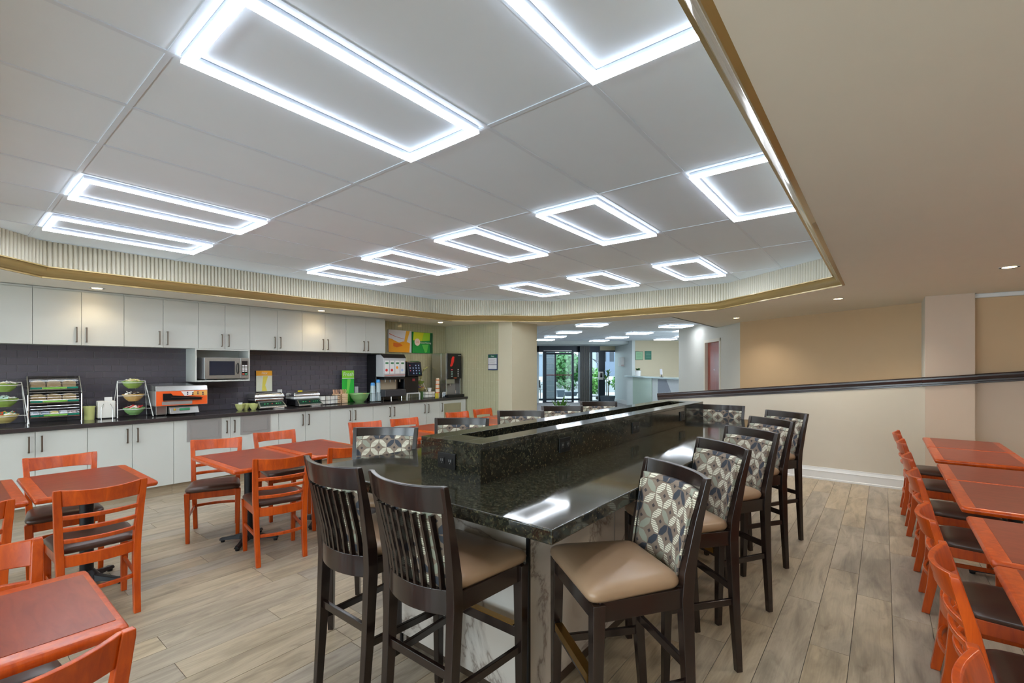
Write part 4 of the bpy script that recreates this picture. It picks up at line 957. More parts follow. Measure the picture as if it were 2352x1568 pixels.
# juice dispenser
t = thing('juice_dispenser', 'large black and grey juice dispenser with four fruit labels and spouts', 'juice dispenser', (5.03, 6.88, ZK))
bx('cabinet', -.23, .235, -.06, .22, 0, .80, MT['black_pl'], t, bevel=.01)
b = B(); loft(b, [[(x, -.26, .42), (x, -.27, .52), (x, -.27, .74), (x, -.22, .80), (x, -.06, .80), (x, -.06, .42)] for x in (-.23, .235)]); hd = add('head', b, flat('disp_grey', (176, 178, 182), .3), t, bevel=.008)
b = B(); loft(b, [[(x, -.275, .745), (x, -.22, .812), (x, .2, .812), (x, .2, .80), (x, -.2, .80), (x, -.24, .77)] for x in (-.235, .24)]); add('top_cover', b, MT['black_pl'], t)
for k, c in enumerate(((200, 40, 36), (190, 34, 34), (240, 150, 40), (170, 190, 225))):
    x = -.165 + .11 * k; p = bx('juice_label', x - .045, x + .045, -.2745, -.2705, .475, .70, MT['white_pl'], hd)
    b = B(); lathe(b, [(.024, 0), (.024, .002)], n=14); o = add('fruit_print', b, flat('fruit%d' % k, c), p, loc=(x - .008, -.2748, .535 if k != 2 else .58)); o.rotation_euler.x = PI / 2
    bx('label_band', x - .03, x + .03, -.2762, -.2747, .64, .67, flat('band_green', (60, 120, 80)), p)
b = B(); tube(b, [(-.2, -.272, .44), (0, -.274, .45), (.22, -.272, .45)], .004, 6); add('red_line', b, flat('redlab', (206, 90, 50)), t)
b = B(); loft(b, [[(x, -.10, .20 + .17), (x, -.255, .37), (x, -.265, .42), (x, -.06, .42)] for x in (-.2, .235)]); add('spout_hood', b, MT['black_pl'], t, bevel=.01)
for k in range(4):
    x = -.14 + .1 * k; b = B(); lathe(b, [(.008, -.05), (.012, -.045), (.012, 0)], (0, 0, 0), 10); bar(b, (0, -.01, .0), (-.012, -.02, .035), .008, .008); add('spout', b, MT['chrome'], t, loc=(x, -.2, .37))
bx('splash_plate', -.19, .16, -.105, -.1, .20, .375, flat('splash_tan', (176, 160, 136), .3), t)
bx('drip_tray', -.21, .235, -.29, -.08, .08, .20, flat('tray_dk', (52, 52, 56), .35), t, bevel=.015)
b = B(); box(b, -.17, -.02, -.27, -.12, .195, .203); box(b, .0, .15, -.27, -.12, .195, .203); add('tray_grid', b, MT['black_pl'], t)
for x in (-.02, .2):
    b = B(); lathe(b, [(.014, 0), (.009, .02), (.009, .082)], (x, -.2, 0), 10); add('leg', b, MT['chrome'], t, smooth=True)
# touch screen drink machine
t = thing('touch_dispenser', 'black touch-screen drink machine on a low white stand', 'drink machine', (5.50, 6.86, ZK))
for x in (-.15, .14):
    for y in (-.18, .12): bx('stand_leg', x, x + .018, y, y + .018, 0, .10, MT['white_pl'], t)
bx('stand_top', -.15, .158, -.18, .14, .10, .118, MT['white_pl'], t, bevel=.002)
bx('body', -.165, .17, -.12, .2, .12, .62, MT['black_pl'], t, bevel=.012)
b = B(); loft(b, [[(x, -.225, .43), (x, -.18, .68), (x, -.1, .70), (x, -.1, .40)] for x in (-.15, .17)]); sh = add('screen_head', b, MT['black_pl'], t, bevel=.006)
def onscr(name, x0, x1, f0, f1, m, th=.002):
    def P(x, f, o): return (x, -.225 + .045 * f - o, .43 + .25 * f)
    b = B(); loft(b, [[P(x0, f0, o), P(x1, f0, o), P(x1, f1, o), P(x0, f1, o)] for o in (.0005, .0005 + th)]); return add(name, b, m, sh)
onscr('screen', -.135, .155, .06, .95, flat('screen_dk', (26, 30, 46), .1))
for r in range(4):
    for c_ in range(4):
        if (r, c_) in ((0, 0), (3, 1)): continue
        m = flat('ic_teal', (30, 160, 120)) if (r, c_) == (0, 3) else (flat('ic_red', (170, 70, 90)) if c_ == 0 and r % 2 else flat('ic_lt', (140, 160, 200)))
        onscr('icon', -.105 + .067 * c_, -.083 + .067 * c_, .14 + .19 * r, .22 + .19 * r, m, .0032)
bx('badge', .02, .08, -.126, -.1195, .33, .375, flat('badge_red', (150, 50, 50)), t)
# rack 3, basket, cups behind
rack('small bowl stand partly hidden behind the touch-screen machine', 5.93, 7.0, .22, .34, [(.30, .06, .0), (.17, .06, -.02)])
bowl('lime green bowl on the small hidden stand', MT['bowl_green'], (5.93, 7.0, ZK + .255), .075, .06, 'bowls on the small stand'); bowl('yellow bowl with blue packets on the small hidden stand', MT['bowl_yellow'], (5.93, 6.98, ZK + .125), .075, .06, 'bowls on the small stand')
packets(6, (5.93, 6.98), .05, [flat('pk_blue', (80, 80, 170)), flat('pk_amber', (220, 170, 60))], 'small blue or amber packet in the yellow bowl by the drink machine', 'packets in the small yellow bowl', ZK + .19)
t = thing('condiment_basket', 'white wire basket of cups and packets left of the paper cups', 'basket', (5.93, 6.78, ZK))
bx('tray', -.12, .13, -.06, .06, .004, .115, MT['paper'], t, bevel=.012)
b = B()
for z in (.02, .07, .12): tube(b, [(-.13, -.066, z), (.135, -.066, z), (.135, .066, z), (-.13, .066, z), (-.13, -.066, z)], .0025, 6)
for x in (-.13, -.04, .05, .135): tube(b, [(x, -.067, 0), (x, -.067, .13)], .0025, 6)
add('wire_frame', b, MT['chrome'], t); lathe_obj('paper_cup', [(.03, .115), (.042, .19), (.039, .19), (.028, .12)], MT['white_pl'], t, (.04, 0, 0)); bx('green_carton', -.17, -.135, -.02, .03, 0, .13, flat('carton_green', (70, 104, 56)), t)
c = thing('cup_stack', 'tall stack of orange and white paper cups before the coffee machine', 'cups', (6.12, 6.72, ZK)); prof = [(.036, 0)]
for k in range(12): z = .02 + k * .028; prof += [(.042 - .0006 * k, z), (.045 - .0006 * k, z + .004), (.041 - .0006 * k, z + .008)]
lathe_obj('cups', prof + [(.03, .375), (.001, .375)], flat('cup_cream', (222, 206, 184)), c)
for k in (3, 6, 9, 12.2): lathe_obj('orange_band', [(.0425, .012 + k * .026), (.0425 - .001 * k * .3, .03 + k * .026)], flat('cup_orange', (212, 112, 40)), c)
tag(bx('yellow_box', 6.03, 6.09, 6.66, 6.69, ZK, ZK + .09, flat('yellowbox', (210, 190, 60))), 'small yellow and red box at the foot of the paper cups', 'box')
t = thing('napkin_dispenser', 'small silver napkin dispenser beside the paper cups', 'napkin dispenser', (6.245, 6.70, ZK))
b = B(); loft(b, [[(x, y, z) for x, y in ((-.05, -.04), (.05, -.04), (.05, .05), (-.05, .05))] for z in (0, .085)] + [[(-.04, -.03, .105), (.04, -.03, .105), (.04, .04, .105), (-.04, .04, .105)]]); add('body', b, MT['steel'], t, bevel=.006); bx('face', -.035, .035, -.043, -.0405, .02, .08, flat('silver_blue', (196, 210, 218)), t)
# coffee machine
t = thing('coffee_machine', 'tall steel coffee machine with black panel and red flame mark', 'coffee machine', (6.44, 6.78, ZK))
bx('cabinet', -.19, .21, -.02, .24, .0, .855, MT['steel'], t, bevel=.004)
bx('left_cheek', -.19, -.165, -.16, -.02, .0, .855, MT['steel'], t, bevel=.002); bx('right_cheek', .185, .21, -.16, -.02, .05, .36, MT['steel'], t, bevel=.002)
fp = bx('front_panel', -.165, .21, -.18, -.02, .36, .855, MT['black_pl'], t, bevel=.004)
b = B(); pr = [(-.10, .60), (-.055, .60), (-.03, .63), (.0, .70), (.01, .79), (-.03, .795), (-.06, .76), (-.075, .68), (-.10, .62)]; loft(b, [[(x, y, z) for x, z in pr] for y in (-.1835, -.1805)]); add('flame_mark', b, flat('flame_red', (232, 44, 34)), fp)
for k in range(4): bx('drink_key', -.075, -.035, -.1835, -.1803, .40 + .042 * k, .418 + .042 * k, flat('key%d' % k, (206, 70, 90) if k == 3 else (150, 180, 170)), fp)
for k in range(4):
    b = B(); lathe(b, [(.012, 0), (.012, .003)], n=12); o = add('round_key', b, MT['white_pl'], fp, loc=(.115, -.1805, .41 + .042 * k)); o.rotation_euler.x = PI / 2
bx('red_badge', .0, .07, -.1835, -.1803, .365, .382, flat('redlab', (206, 90, 50)), fp); bx('name_strip', .11, .19, -.1835, -.1803, .81, .825, MT['steel'], fp)
bx('niche_back', -.165, .185, -.03, -.0205, .05, .36, flat('niche', (150, 146, 138), .35), t)
bx('nozzle_block', -.12, .10, -.10, -.03, .26, .35, MT['steel'], t, bevel=.004)
b = B(); tube(b, [(.10, -.12, .06), (.10, -.12, .12)], .012); tube(b, [(-.02, -.09, .26), (-.02, -.09, .22)], .01); add('nozzle', b, MT['chrome'], t, smooth=True)
bx('drip_tray', -.19, .23, -.24, -.02, .0, .05, MT['black_pl'], t, bevel=.006)
b = B(); tube(b, [(6.20, 7.10, 1.50), (6.10, 7.1, 1.45), (6.02, 7.1, 1.25), (6.04, 7.1, 1.1), (6.2, 7.1, 1.05)], .012); tag(add('water_hose', b, MT['bowl_lime'], smooth=True), 'pale hose on the tiled wall left of the coffee machine', 'hose')
# pictures on the tiles
def canvas(label, x0, x1, z0, z1): return thing('wall_picture', label, 'picture', (x0, YW - .014, z0)), x1 - x0, z1 - z0
t, w_, h = canvas('square canvas picture of orange juice pouring, left of the green one', 5.27, 5.80, 1.775, 2.19)
bx('canvas', 0, w_, -.03, 0, 0, h, flat('juice_bg', (216, 218, 226)), t)
def shp(name, pts, m, t, y=-.0312, th=.0012): b = B(); loft(b, [[(x * w_, yy, z * h) for x, z in pts] for yy in (y - th, y + .001)]); return add(name, b, m, t)
shp('juice_print', [(.0, .0), (.9, 0), (.93, .42), (.80, .48), (.62, .5), (.45, .44), (.3, .5), (.15, .58), (.0, .62)], flat('juice_or', (240, 164, 24)), t)
shp('juice_deep', [(.2, .26), (.35, .22), (.6, .3), (.5, .4), (.2, .42)], flat('juice_dp', (226, 110, 16)), t, -.0325)
shp('pour_print', [(.66, .46), (.78, .48), (.92, .99), (.76, .99)], flat('juice_or2', (236, 176, 50)), t, -.0325)
shp('rim_print', [(.02, .80), (.3, .69), (.66, .60), (.66, .615), (.3, .71), (.03, .83)], flat('rim_red', (190, 90, 60)), t, -.0325)
t, w_, h = canvas('square canvas picture in green and yellow with a white disc and greeting', 5.83, 6.34, 1.772, 2.18)
bx('canvas', 0, w_, -.03, 0, 0, h, flat('pic_green', (20, 142, 60)), t)
shp('yellow_print', [(.02, .60), (.05, .99), (.86, .99), (.84, .62), (.4, .58)], flat('pic_yel', (204, 212, 40)), t)
shp('lime_print', [(.45, .60), (.55, .99), (.86, .99), (.84, .62)], flat('pic_lime', (150, 206, 50)), t, -.0325)
shp('light_print', [(.45, .4), (.78, .42), (.7, .05), (.6, .02)], flat('pic_lt', (90, 186, 80)), t, -.0325)
shp('dark_print', [(.86, .02), (.99, .02), (.99, .98), (.88, .98), (.84, .5)], flat('pic_dk', (10, 84, 52)), t)
b = B(); lathe(b, [(.07, 0), (.07, .002)], n=28); o = add('disc', b, flat('disc_wh', (232, 214, 204)), t, loc=(w_ * .22, -.0335, h * .52)); o.rotation_euler.x = PI / 2
text('Good\nMorning', .024, t, (w_ * .22, -.037, h * .53), FRONT, flat('peach', (216, 120, 90))); text('Good Morning', .046, t, (w_ * .64, -.0345, h * .50), FRONT, MT['white_pl'])
t = thing('notice_board', 'small framed notice with green header on the sage tiled end wall', 'notice', (6.712, 5.82, 1.59), -PI / 2)
bx('frame', -.115, .115, -.012, 0, -.15, .15, flat('navy', (36, 56, 96)), t, bevel=.002); bx('header', -.105, .105, -.0135, -.0118, .085, .14, flat('hdr_green', (20, 84, 62)), t)
q = bx('sheet', -.105, .105, -.0135, -.0118, -.04, .08, flat('sheet', (206, 208, 212)), t); bx('sheet', -.105, .105, -.0135, -.0118, -.13, -.05, flat('sheet', (206, 208, 212)), t)
text('Menu', .035, t, (0, -.0142, .112), FRONT, MT['white_pl'])
b = B()
for k in range(5): box(b, -.085, .075 - .02 * (k % 2), -.0141, -.0134, .055 - .02 * k, .059 - .02 * k)
add('printed_lines', b, flat('ink', (120, 122, 130)), q)
tag(bx('yellow_crate', 4.75, 5.15, 5.95, 6.2, 0, .11, MT['yellow'], bevel=.01), 'low bright yellow plastic item on the floor, just visible left of the riser', 'crate')

# ---------------------------------------------------------------- lobby (laid out on its own 45 degree grid)
A45 = PI / 4
def LP(p, q): return (.70711 * (q + p), .70711 * (q - p))
def lprism(b, pts, z0, z1): prism(b, [LP(*k) for k in pts], z0, z1)
def lbox(b, p0_, p1_, q0, q1, z0, z1): lprism(b, [(p0_, q0), (p0_, q1), (p1_, q1), (p1_, q0)], z0, z1)
ZL = 2.5
b = B()
for z0, z1 in ((ZL + .02, ZL + .06),):
    prism(b, [(7.8, 2.8), (10.7, 2.8), (13.6, 4.9), LP(11, 12), LP(11, 17.75), LP(-3, 17.75), (7.8, 7.6)], z0, z1)
lc = S('ceiling_lobby', b, MT['tile_c'])
tb_ = B()
for i in range(-4, 14):
    for j in range(8, 30):
        p_, q_ = .31 + 1.03 * i * 1.0, .6096 * j + .04
        cx, cy = LP(p_ + .5, q_ + .3)
        if (cx < 7.9) or (cy < 2.9 and cx < 10.8) or q_ > 17.0 or (cx - 9.54) * .5658 - (cy - 2.11) * .8246 > -.1 or cx < 7.9: continue
        lbox(tb_, p_ + .006, p_ + 1.024, q_ + .006, q_ + .6036, ZL + .004, ZL + .0195)
add('ceiling_tiles', tb_, MT['tile_c'], lc, kind='stuff')
lf = None
for k, (p_, q_, l) in enumerate(((3.08, 10.64, 'nearest in its left row'), (3.08, 12.95, 'second in the left row'), (3.08, 14.85, 'third in the left row'), (3.08, 16.65, 'farthest in one row, half behind the column'), (5.17, 10.69, 'nearest in the reception row'), (5.2, 13.05, 'second in the middle row'), (5.2, 15.0, 'third in the middle row'), (5.15, 16.83, 'farthest in the middle row'), (7.23, 14.1, 'cut by the door wall, nearer one'), (7.23, 15.75, 'beside the door wall, farther one'))):
    x, y = LP(p_ - .33, q_ - .33)
    lb = 'square LED frame light in the lobby ceiling, ' + l
    if lf is None: lf = ceiling_light(lb, (x, y, ZL), .66, .66, A45, 'square LED frame lights in the lobby'); 
    else: dup(lf, None, (x, y, ZL), label=lb)
for o in bpy.data.objects:
    if o.get('group') == 'square LED frame lights in the lobby':
        p_, q_ = (o.location.x - o.location.y) * .70711, (o.location.x + o.location.y) * .70711; x, y = LP(p_ + .66, q_); o.location.x, o.location.y = LP(p_, q_)[0], LP(p_, q_)[1]; o.rotation_euler.z = -PI / 4
b = B(); lbox(b, -3, 11, 17.7, 17.76, 2.38, 2.56); lbox(b, -3, 11, 17.7, 19.4, 2.38, 2.42); S('ceiling_fascia', b, MT['wall_blue'])
# reception alcove walls
b = B(); lbox(b, 6.6, 6.72, 17.3, 19.3, 0, 2.56); S('wall_lobby_side', b, MT['wall_blue'])
b = B(); lbox(b, 6.72, 11.2, 17.3, 17.42, 0, 2.56); S('wall_reception', b, MT['wall_beige'])
b = B(); lbox(b, 11.1, 11.2, 8.5, 17.4, 0, 2.56); S('wall_lobby_right', b, MT['wall_beige'])
b = B(); lbox(b, 6.575, 6.6, 17.3, 19.25, 0, .16); S('baseboard_lobby', b, MT['trim'])
# reception desk
rd = thing('reception_desk', 'long white reception desk with patterned front panels and glassy top', 'desk', (LP(6.35, 15) + (0,)), -A45)
def rb_(name, p0_, p1_, q0, q1, z0, z1, m, par=rd, **k): return bx(name, p0_ - 6.35, p1_ - 6.35, q0 - 15, q1 - 15, z0, z1, m, par, **k)
# local x = p, local y = q
rd.rotation_euler.z = -PI / 4
rb_('body', 6.38, 6.95, 12.2, 17.28, 0, 1.13, MT['wall_blue']); tp = rb_('desk_top', 6.28, 7.0, 12.1, 17.29, 1.13, 1.17, flat('desk_top', (176, 196, 200), .12), bevel=.004)
rb_('plain_panel', 6.36, 6.38, 14.9, 16.6, 0, 1.12, flat('panel_green', (170, 190, 176), .15)); pp = rb_('patterned_panel', 6.365, 6.38, 12.9, 14.4, .1, 1.12, flat('panel_grey', (188, 196, 202), .4))
b = B()
for k in range(34):
    q0 = 12.9 + k * .045
    loft(b, [[(6.352 - 6.35, q0 - 15 + o_, .1), (6.366 - 6.35, q0 - 15 + o_, .1), (6.366 - 6.35, min(q0 + .9, 14.4) - 15 + o_, .1 + (min(q0 + .9, 14.4) - q0) / .9 * 1.0), (6.352 - 6.35, min(q0 + .9, 14.4) - 15 + o_, .1 + (min(q0 + .9, 14.4) - q0) / .9 * 1.0)] for o_ in (0, .012)])
add('diagonal_ribs', b, flat('rib', (150, 158, 170), .4), pp, kind='stuff')
# plant on the desk, tablets, wall signs, wall box
def leaf_blade(b, base, d, L, wd, up, droop=.3, n=5):
    base = Vector(base); d = Vector(d).normalized(); s = Vector((-d.y, d.x, 0)); L_r = []; R_r = []
    for k in range(n + 1):
        t_ = k / n; c = base + d * (L * t_ * (1 - up * .5)) + Vector((0, 0, L * (up * t_ - droop * t_ * t_))); ww = wd * math.sin(PI * min(1, .12 + t_ * .88)) * .5 + .0015
        L_r.append(b.verts.new(c - s * ww)); R_r.append(b.verts.new(c + s * ww + Vector((0, 0, .0))))
    for k in range(n): b.faces.new((L_r[k], R_r[k], R_r[k + 1], L_r[k + 1]))
def plant(label, loc, pot_r, pot_h, potm, nl, L, wd, up=.8, droop=.3, z_stem=0, square=False, m='leaf', stems=1, group=None):
    t = thing('potted_plant', label, 'plant', loc, 0, group)
    if square:
        b = B(); loft(b, [[(x * s_, y * s_, z) for x, y in ((-1, -1), (1, -1), (1, 1), (-1, 1))] for s_, z in ((pot_r * .8, 0), (pot_r, pot_h), (pot_r * .9, pot_h), (pot_r * .85, pot_h - .04))]); add('pot', b, potm, t, bevel=.003)
    else: lathe_obj('pot', [(pot_r * .8, 0), (pot_r, pot_h), (pot_r * .93, pot_h), (pot_r * .9, pot_h - .03), (.001, pot_h - .03)], potm, t)
    heads = []
    for s_ in range(stems):
        a = s_ * 2.4; px, py = (.04 * math.cos(a), .04 * math.sin(a)) if stems > 1 else (0, 0)
        if z_stem:
            hgt = z_stem * (1 - .22 * s_); b = B(); tube(b, [(px, py, pot_h - .03), (px * 1.6, py * 1.6, pot_h + hgt)], .012); add('stem', b, MT['bark'], t); heads.append((px * 1.6, py * 1.6, pot_h + hgt))
        else: heads.append((0, 0, pot_h - .03))
    for k in range(nl):
        a = k * 2.399; hx_, hy_, hz = heads[k % len(heads)]; b = B(); u = up * (1 - .5 * (k / nl)); leaf_blade(b, (hx_, hy_, hz - (.12 * (k / nl) if z_stem else 0)), (math.cos(a), math.sin(a), 0), L * random.uniform(.75, 1.1), wd, u, droop)
        add('leaf', b, MT[m], t)
    return t
x, y = LP(6.62, 16.75); plant('leafy plant in a white pot on the reception desk', (x, y, 1.1705), .12, .20, MT['white_pl'], 16, .24, .07, 1.1, .5)
def lthing(name, label, cat, p_, q_, z, rz=0, group=None): x, y = LP(p_, q_); return thing(name, label, cat, (x, y, z), -A45 + rz, group)
for p_, q_, l in ((6.5, 14.45, 'farther small white one'), (6.5, 13.1, 'nearer grey one')):
    t = lthing('desk_tablet', 'tablet screen on a stand on the reception desk, ' + l, 'tablet', p_, q_, 1.1705, 0, 'tablets on the reception desk')
    lathe_obj('stand_base', [(.06, 0), (.06, .01), (.012, .014), (.012, .1), (.001, .1)], MT['black_pl'], t, n=16)
    b = B(); loft(b, [[(o_, yy, z) for yy, z in ((-.08, .08), (.08, .08), (.1, .26), (-.06, .26))] for o_ in (-.012, .002)]); add('screen', b, flat('tab_' + l[:3], (214, 206, 214) if 'white' in l else (96, 112, 150), .2), t, bevel=.003)
for p0_, p1_, z0, z1, c, l, wavy in ((6.74, 7.02, 1.78, 2.09, (136, 180, 140), 'light green wall sign with wavy top on the reception wall', 1), (7.11, 7.37, 1.78, 2.115, (20, 104, 84), 'dark green rectangular wall sign on the reception wall', 0)):
    t = lthing('wall_sign', l, 'sign', (p0_ + p1_) / 2, 17.297, z0); hw = (p1_ - p0_) / 2; H_ = z1 - z0
    if wavy:
        top = [(-hw + 2 * hw * k / 12, H_ + .008 * math.sin(k / 12 * 2 * PI)) for k in range(13)]
        for nm2, gr, m2, y2 in (('frame', .014, flat('sign_frame', (70, 74, 66)), 0), ('face', 0, flat('sg_lt', c), -.004)):
            b = B(); loft(b, [[(-hw - gr, yy, -gr), (hw + gr, yy, -gr)] + [(xx * (1 + gr / hw), yy, zz + gr) for xx, zz in top[::-1]] for yy in (y2 - .012, y2 - .002)]); add(nm2, b, m2, t)
    else: bx('face', -hw, hw, -.016, 0, 0, H_, flat('sg_dk', c), t, bevel=.002)
    b = B()
    for k in range(4): box(b, -hw * .7, hw * (.7 - .15 * (k % 2)), -.0185, -.0163, H_ * (.22 + .18 * k), H_ * (.22 + .18 * k) + .008)
    add('printed_lines', b, flat('sg_line%d' % wavy, (96, 140, 104) if wavy else (130, 180, 160)), t)
t = lthing('wall_dispenser', 'white box fixed to the cool grey lobby wall', 'dispenser', 6.598, 18.33, 1.52); bx('body', -.13, 0, -.2, .2, 0, .38, MT['white_pl'], t, bevel=.012); bx('slot', -.135, -.02, -.205, -.198, .04, .06, flat('slot_red', (150, 60, 60)), t)
# entrance: dark framed glass
FRM = MT['dk_frame']; QE = 19.25
def ebox(name, p0_, p1_, z0, z1, q0=QE, q1=QE + .09, m=FRM, bevel=0, kind='structure', parent=None):
    b = B(); lbox(b, p0_, p1_, q0, q1, z0, z1); return add(name, b, m, parent, kind=kind, bevel=bevel)
hd_ = ebox('wall_entrance_header', 0, 5.93, 2.12, 2.46); ebox('wall_entrance_header_side', 5.93, 6.9, 2.2, 2.56, m=MT['wall_beige']); ebox('wall_entrance_low', -1, 3.3, 0, 2.46, m=MT['wall_blue'])
w1 = ebox('window_1', 3.47, 3.62, 0, 2.14)
for nm2, a, c, z0, z1 in (('post', 4.71, 4.80, 0, 2.14), ('door_leaf_frame', 3.96, 4.04, .05, 2.1), ('mullion', 5.50, 5.60, 0, 2.14), ('wide_post', 5.88, 6.16, 0, 2.24), ('end_post', 6.72, 6.77, 0, 2.2), ('top_rail', 3.62, 4.71, 2.02, 2.1), ('bottom_rail', 3.3, 5.0, .09, .17), ('bottom_rail', 3.62, 4.71, 0, .04), ('head_rail', 6.1, 6.75, 2.14, 2.2), ('sill', 5.4, 6.75, 0, .05), ('left_post', 3.2, 3.24, 0, 2.14)): ebox(nm2, a, c, z0, z1, QE + .01, QE + .08, kind=None, parent=w1)
ebox('push_bar', 3.62, 4.71, 1.14, 1.18, QE - .03, QE + .0, flat('push_red', (110, 30, 46)), kind=None, parent=w1); ebox('track', 3.5, 4.7, 2.17, 2.185, QE - .008, QE, MT['steel'], kind=None, parent=w1)
for a, c in ((3.24, 3.47), (3.62, 3.96), (4.04, 4.71), (4.80, 5.02), (5.38, 5.50), (5.60, 5.88), (6.16, 6.72)): ebox('pane', a, c, .05, 2.12, QE + .04, QE + .046, MT['glass'], kind=None, parent=w1)
cf = ebox('wall_fluted_post', 5.0, 5.41, 0, 2.46, QE - .25, QE + .1)
b = B()
for k in range(9):
    x, y = LP(5.03 + .0445 * k, QE - .253); lathe(b, [(.011, .02), (.011, 2.44)], (x, y, 0), 8)
add('flutes', b, flat('bronze_flute', (126, 122, 110), .35), cf, kind='stuff')
t = lthing('hand_sanitizer', 'white hand sanitizer dispenser with dark window on the entrance post', 'dispenser', 5.95, QE - .002, .96); bx('body', -.1, .1, -.12, 0, 0, .34, MT['white_pl'], t, bevel=.02); bx('window', -.05, .05, -.124, -.1195, .1, .28, MT['black_pl'], t)
def garden_chair(label, p_, q_, rz):
    t = lthing('patio_chair', label, 'chair', p_, q_, 0, rz); K = MT['black']
    for sx in (-1, 1):
        for sy in (-1, 1): b = B(); tube(b, [(sx * .24, sy * .24, 0), (sx * .2, sy * .2, .42)], .014); add('leg', b, K, t)
        b = B(); tube(b, [(sx * .23, -.2, .42), (sx * .25, -.22, .64), (sx * .25, .2, .66), (sx * .22, .24, .44)], .014); add('arm', b, K, t)
    bx('seat', -.22, .22, -.22, .22, .41, .43, K, t); b = B(); arc_board(b, .23, .24, -.03, .5, .86, .02); add('backrest', b, K, t); return t
garden_chair('black patio chair outside, seen through the leftmost entrance pane', 3.84, 22, .6)
# luggage cart
t = lthing('luggage_cart', 'birdcage luggage cart with arched dark rails inside the entrance glass', 'luggage cart', 5.95, 20.4, 0, .3); K = MT['dk_frame']
bx('deck', -.5, .5, -.28, .28, .18, .24, flat('cart_deck', (150, 150, 156)), t, bevel=.02)
for s in (-1, 1):
    b = B(); tube(b, [(-.46, s * .24, .24), (-.46, s * .24, 1.45), (-.36, s * .16, 1.68), (0, 0, 1.86), (.36, -s * .16, 1.68), (.46, -s * .24, 1.45), (.46, -s * .24, .24)], .022); add('arch', b, K, t, smooth=True)
b = B(); tube(b, [(-.46, .24, 1.5), (-.46, -.24, 1.5)], .014); tube(b, [(.46, .24, 1.5), (.46, -.24, 1.5)], .014); tube(b, [(-.46, .24, 1.0), (.46, .24, 1.0)], .012); add('cross_rail', b, MT['steel'], t, smooth=True)
for x in (-.4, .4):
    for y in (-.22, .22): b = B(); tube(b, [(x, y - .02, .09), (x, y + .02, .09)], .09, 14); add('wheel', b, MT['black_pl'], t, smooth=True)
# indoor plants
x, y = LP(6.1, 18.75); plant('tall palm-like plant in a dark square planter beside the entrance glass', (x, y, 0), .24, .30, flat('planter_dk', (70, 84, 96)), 34, .42, .06, 1.0, .55, .95, True, 'leaf_lt', 3)
x, y = 8.90, 5.70; plant('spiky green plant whose leaves rise above the fourth far-side bar stool', (x, y, 0), .2, .42, flat('planter_wh', (180, 184, 186)), 22, .46, .07, 1.25, .25, 0, True, 'leaf_lt')
x, y = 10.2, 5.65; plant('low bushy plant behind the farthest far-side bar stool', (x, y, 0), .26, .48, flat('planter_dk', (70, 84, 96)), 40, .40, .05, .9, .5, 0, True, 'leaf')
# outside
b = B(); lbox(b, -30, 40, 19.4, 80, -.06, -.02); S('ground', b, MT['concrete'])
b = B(); lbox(b, -30, 40, 27, 46, -.02, 0); S('road', b, MT['asphalt'])
b = B(); lbox(b, 4.0, 4.43, 21.3, 21.8, 0, 3.2); pil = S('pillar_outside', b, MT['pillar'])
for k in range(12):
    bb = B(); lbox(bb, 3.99, 4.44, 21.29, 21.81, .1 + .26 * k, .112 + .26 * k); add('joint_band', bb, MT['grout'], pil)
def bush(label, p_, q_, z, rx, rz_, n, m, name='shrub', cat='shrub', pot=None, trunk=0, group=None):
    t = lthing(name, label, cat, p_, q_, 0, 0, group)
    if pot: b = B(); loft(b, [[(a * s_, c * s_, z_) for a, c in ((-1, -1), (1, -1), (1, 1), (-1, 1))] for s_, z_ in ((pot * .75, 0), (pot, z))]); add('pot', b, flat('planter_dk', (70, 84, 96)), t)
    if trunk: b = B(); tube(b, [(0, 0, 0), (.1, 0, trunk)], .12); add('trunk', b, MT['bark'], t)
    b = B()
    for k in range(n):
        v = Vector((random.gauss(0, 1), random.gauss(0, 1), random.gauss(0, 1))).normalized() * random.uniform(.55, 1); c = Vector((v.x * rx, v.y * rx, z + rz_ + v.z * rz_)); s_ = rx * .13
        e1 = Vector((random.gauss(0, 1), random.gauss(0, 1), random.gauss(0, 1))).normalized() * s_; e2 = e1.cross(v).normalized() * s_ * .6
        b.faces.new([b.verts.new(c + e1), b.verts.new(c + e2), b.verts.new(c - e1), b.verts.new(c - e2)])
    add('foliage', b, MT[m], t, kind='stuff'); return t
bush('green shrub in a dark square planter outside, left one by the door leaf', 5.02, 23, .34, .22, .28, 260, 'leaf', pot=.2)
bush('bushy shrub in a low planter outside, right of the square planter', 5.75, 24, .2, .4, .35, 400, 'leaf', pot=.38)
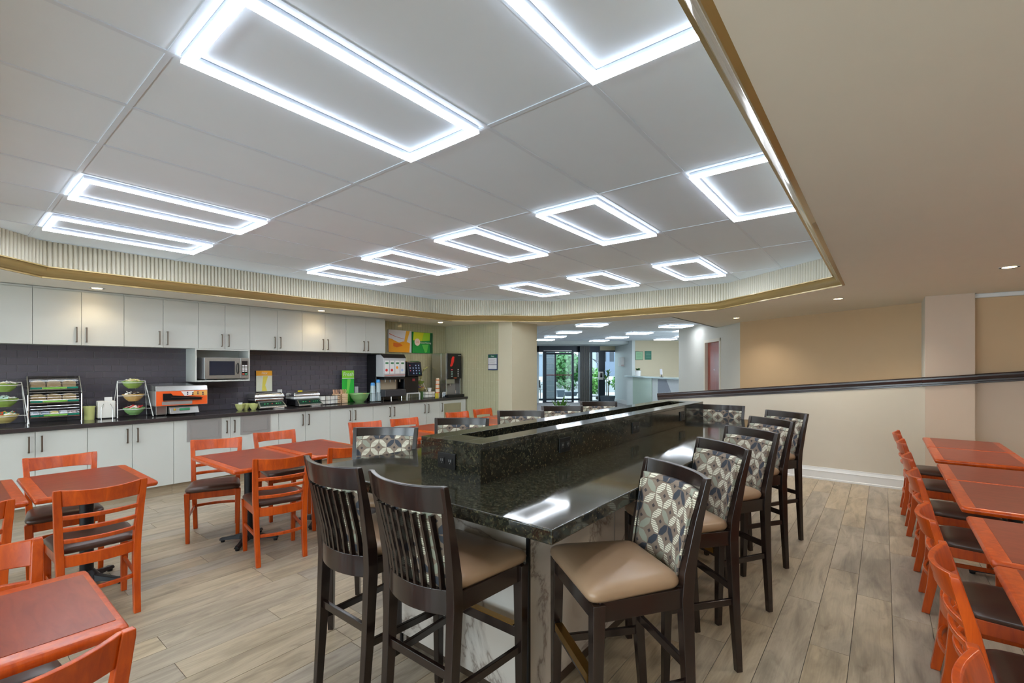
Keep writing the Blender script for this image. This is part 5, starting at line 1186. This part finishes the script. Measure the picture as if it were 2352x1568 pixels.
bush('large leafy bush outside right behind the luggage cart', 6.9, 23.6, 0, .62, .75, 1200, 'leaf_lt')
bush('leafy bush outside behind the palm-like plant', 8.6, 23.4, 0, .75, .65, 1200, 'leaf_lt')
bush('tree across the driveway seen through the sliding door', 7.6, 33, .3, 1.5, 1.15, 2200, 'leaf', 'tree', 'tree', trunk=1)
t = lthing('parked_car', 'dark blue van parked across the driveway behind the tree', 'car', 9.6, 38, 0)
b = B(); pr = [(-2, .3), (2, .3), (2.05, .75), (1.3, .95), (.9, 1.5), (-1.7, 1.55), (-2, 1)]; loft(b, [[(x, yy, z) for x, z in pr] for yy in (-.8, .8)]); add('body', b, MT['car'], t, bevel=.05)
b = B(); loft(b, [[(x, yy, z) for x, z in ((-1.6, 1.0), (1.05, 1.0), (.8, 1.42), (-1.5, 1.45))] for yy in (-.83, -.8)]); add('side_window', b, MT['dark_glass'], t)
for x in (-1.3, 1.3): b = B(); tube(b, [(x, -.85, .34), (x, -.6, .34)], .34, 18); add('wheel', b, MT['black_pl'], t)
for p_, q_, w_, h_, c, l in ((6, 75, 22, 3.4, (120, 130, 146), 'long pale building far beyond the road'), (26, 76, 9, 6, (104, 114, 134), 'taller grey-blue building far away, behind the planter bushes')):
    t = lthing('building', l, 'building', p_, q_, 0); bx('wall', -w_ / 2, w_ / 2, 0, 6, 0, h_, flat('bld%d' % p_, c), t); bx('roof', -w_ / 2 - .2, w_ / 2 + .2, -.2, 6.2, h_, h_ + .3, flat('bldroof', (130, 138, 150)), t)
    for k in range(6): bx('window', -w_ * .4 + k * w_ * .15, -w_ * .4 + k * w_ * .15 + w_ * .08, -.05, .0, h_ * .4, h_ * .75, MT['dark_glass'], t)
for p_, q_ in ((14.5, 50), ):
    t = lthing('street_post', 'thick grey post standing outside behind the right entrance pane', 'post', p_, q_, 0); bx('shaft', -.35, .35, -.35, .35, 0, 5.2, flat('postgrey', (140, 150, 160)), t); bx('base', -.5, .5, -.5, .5, 0, .3, MT['concrete'], t)
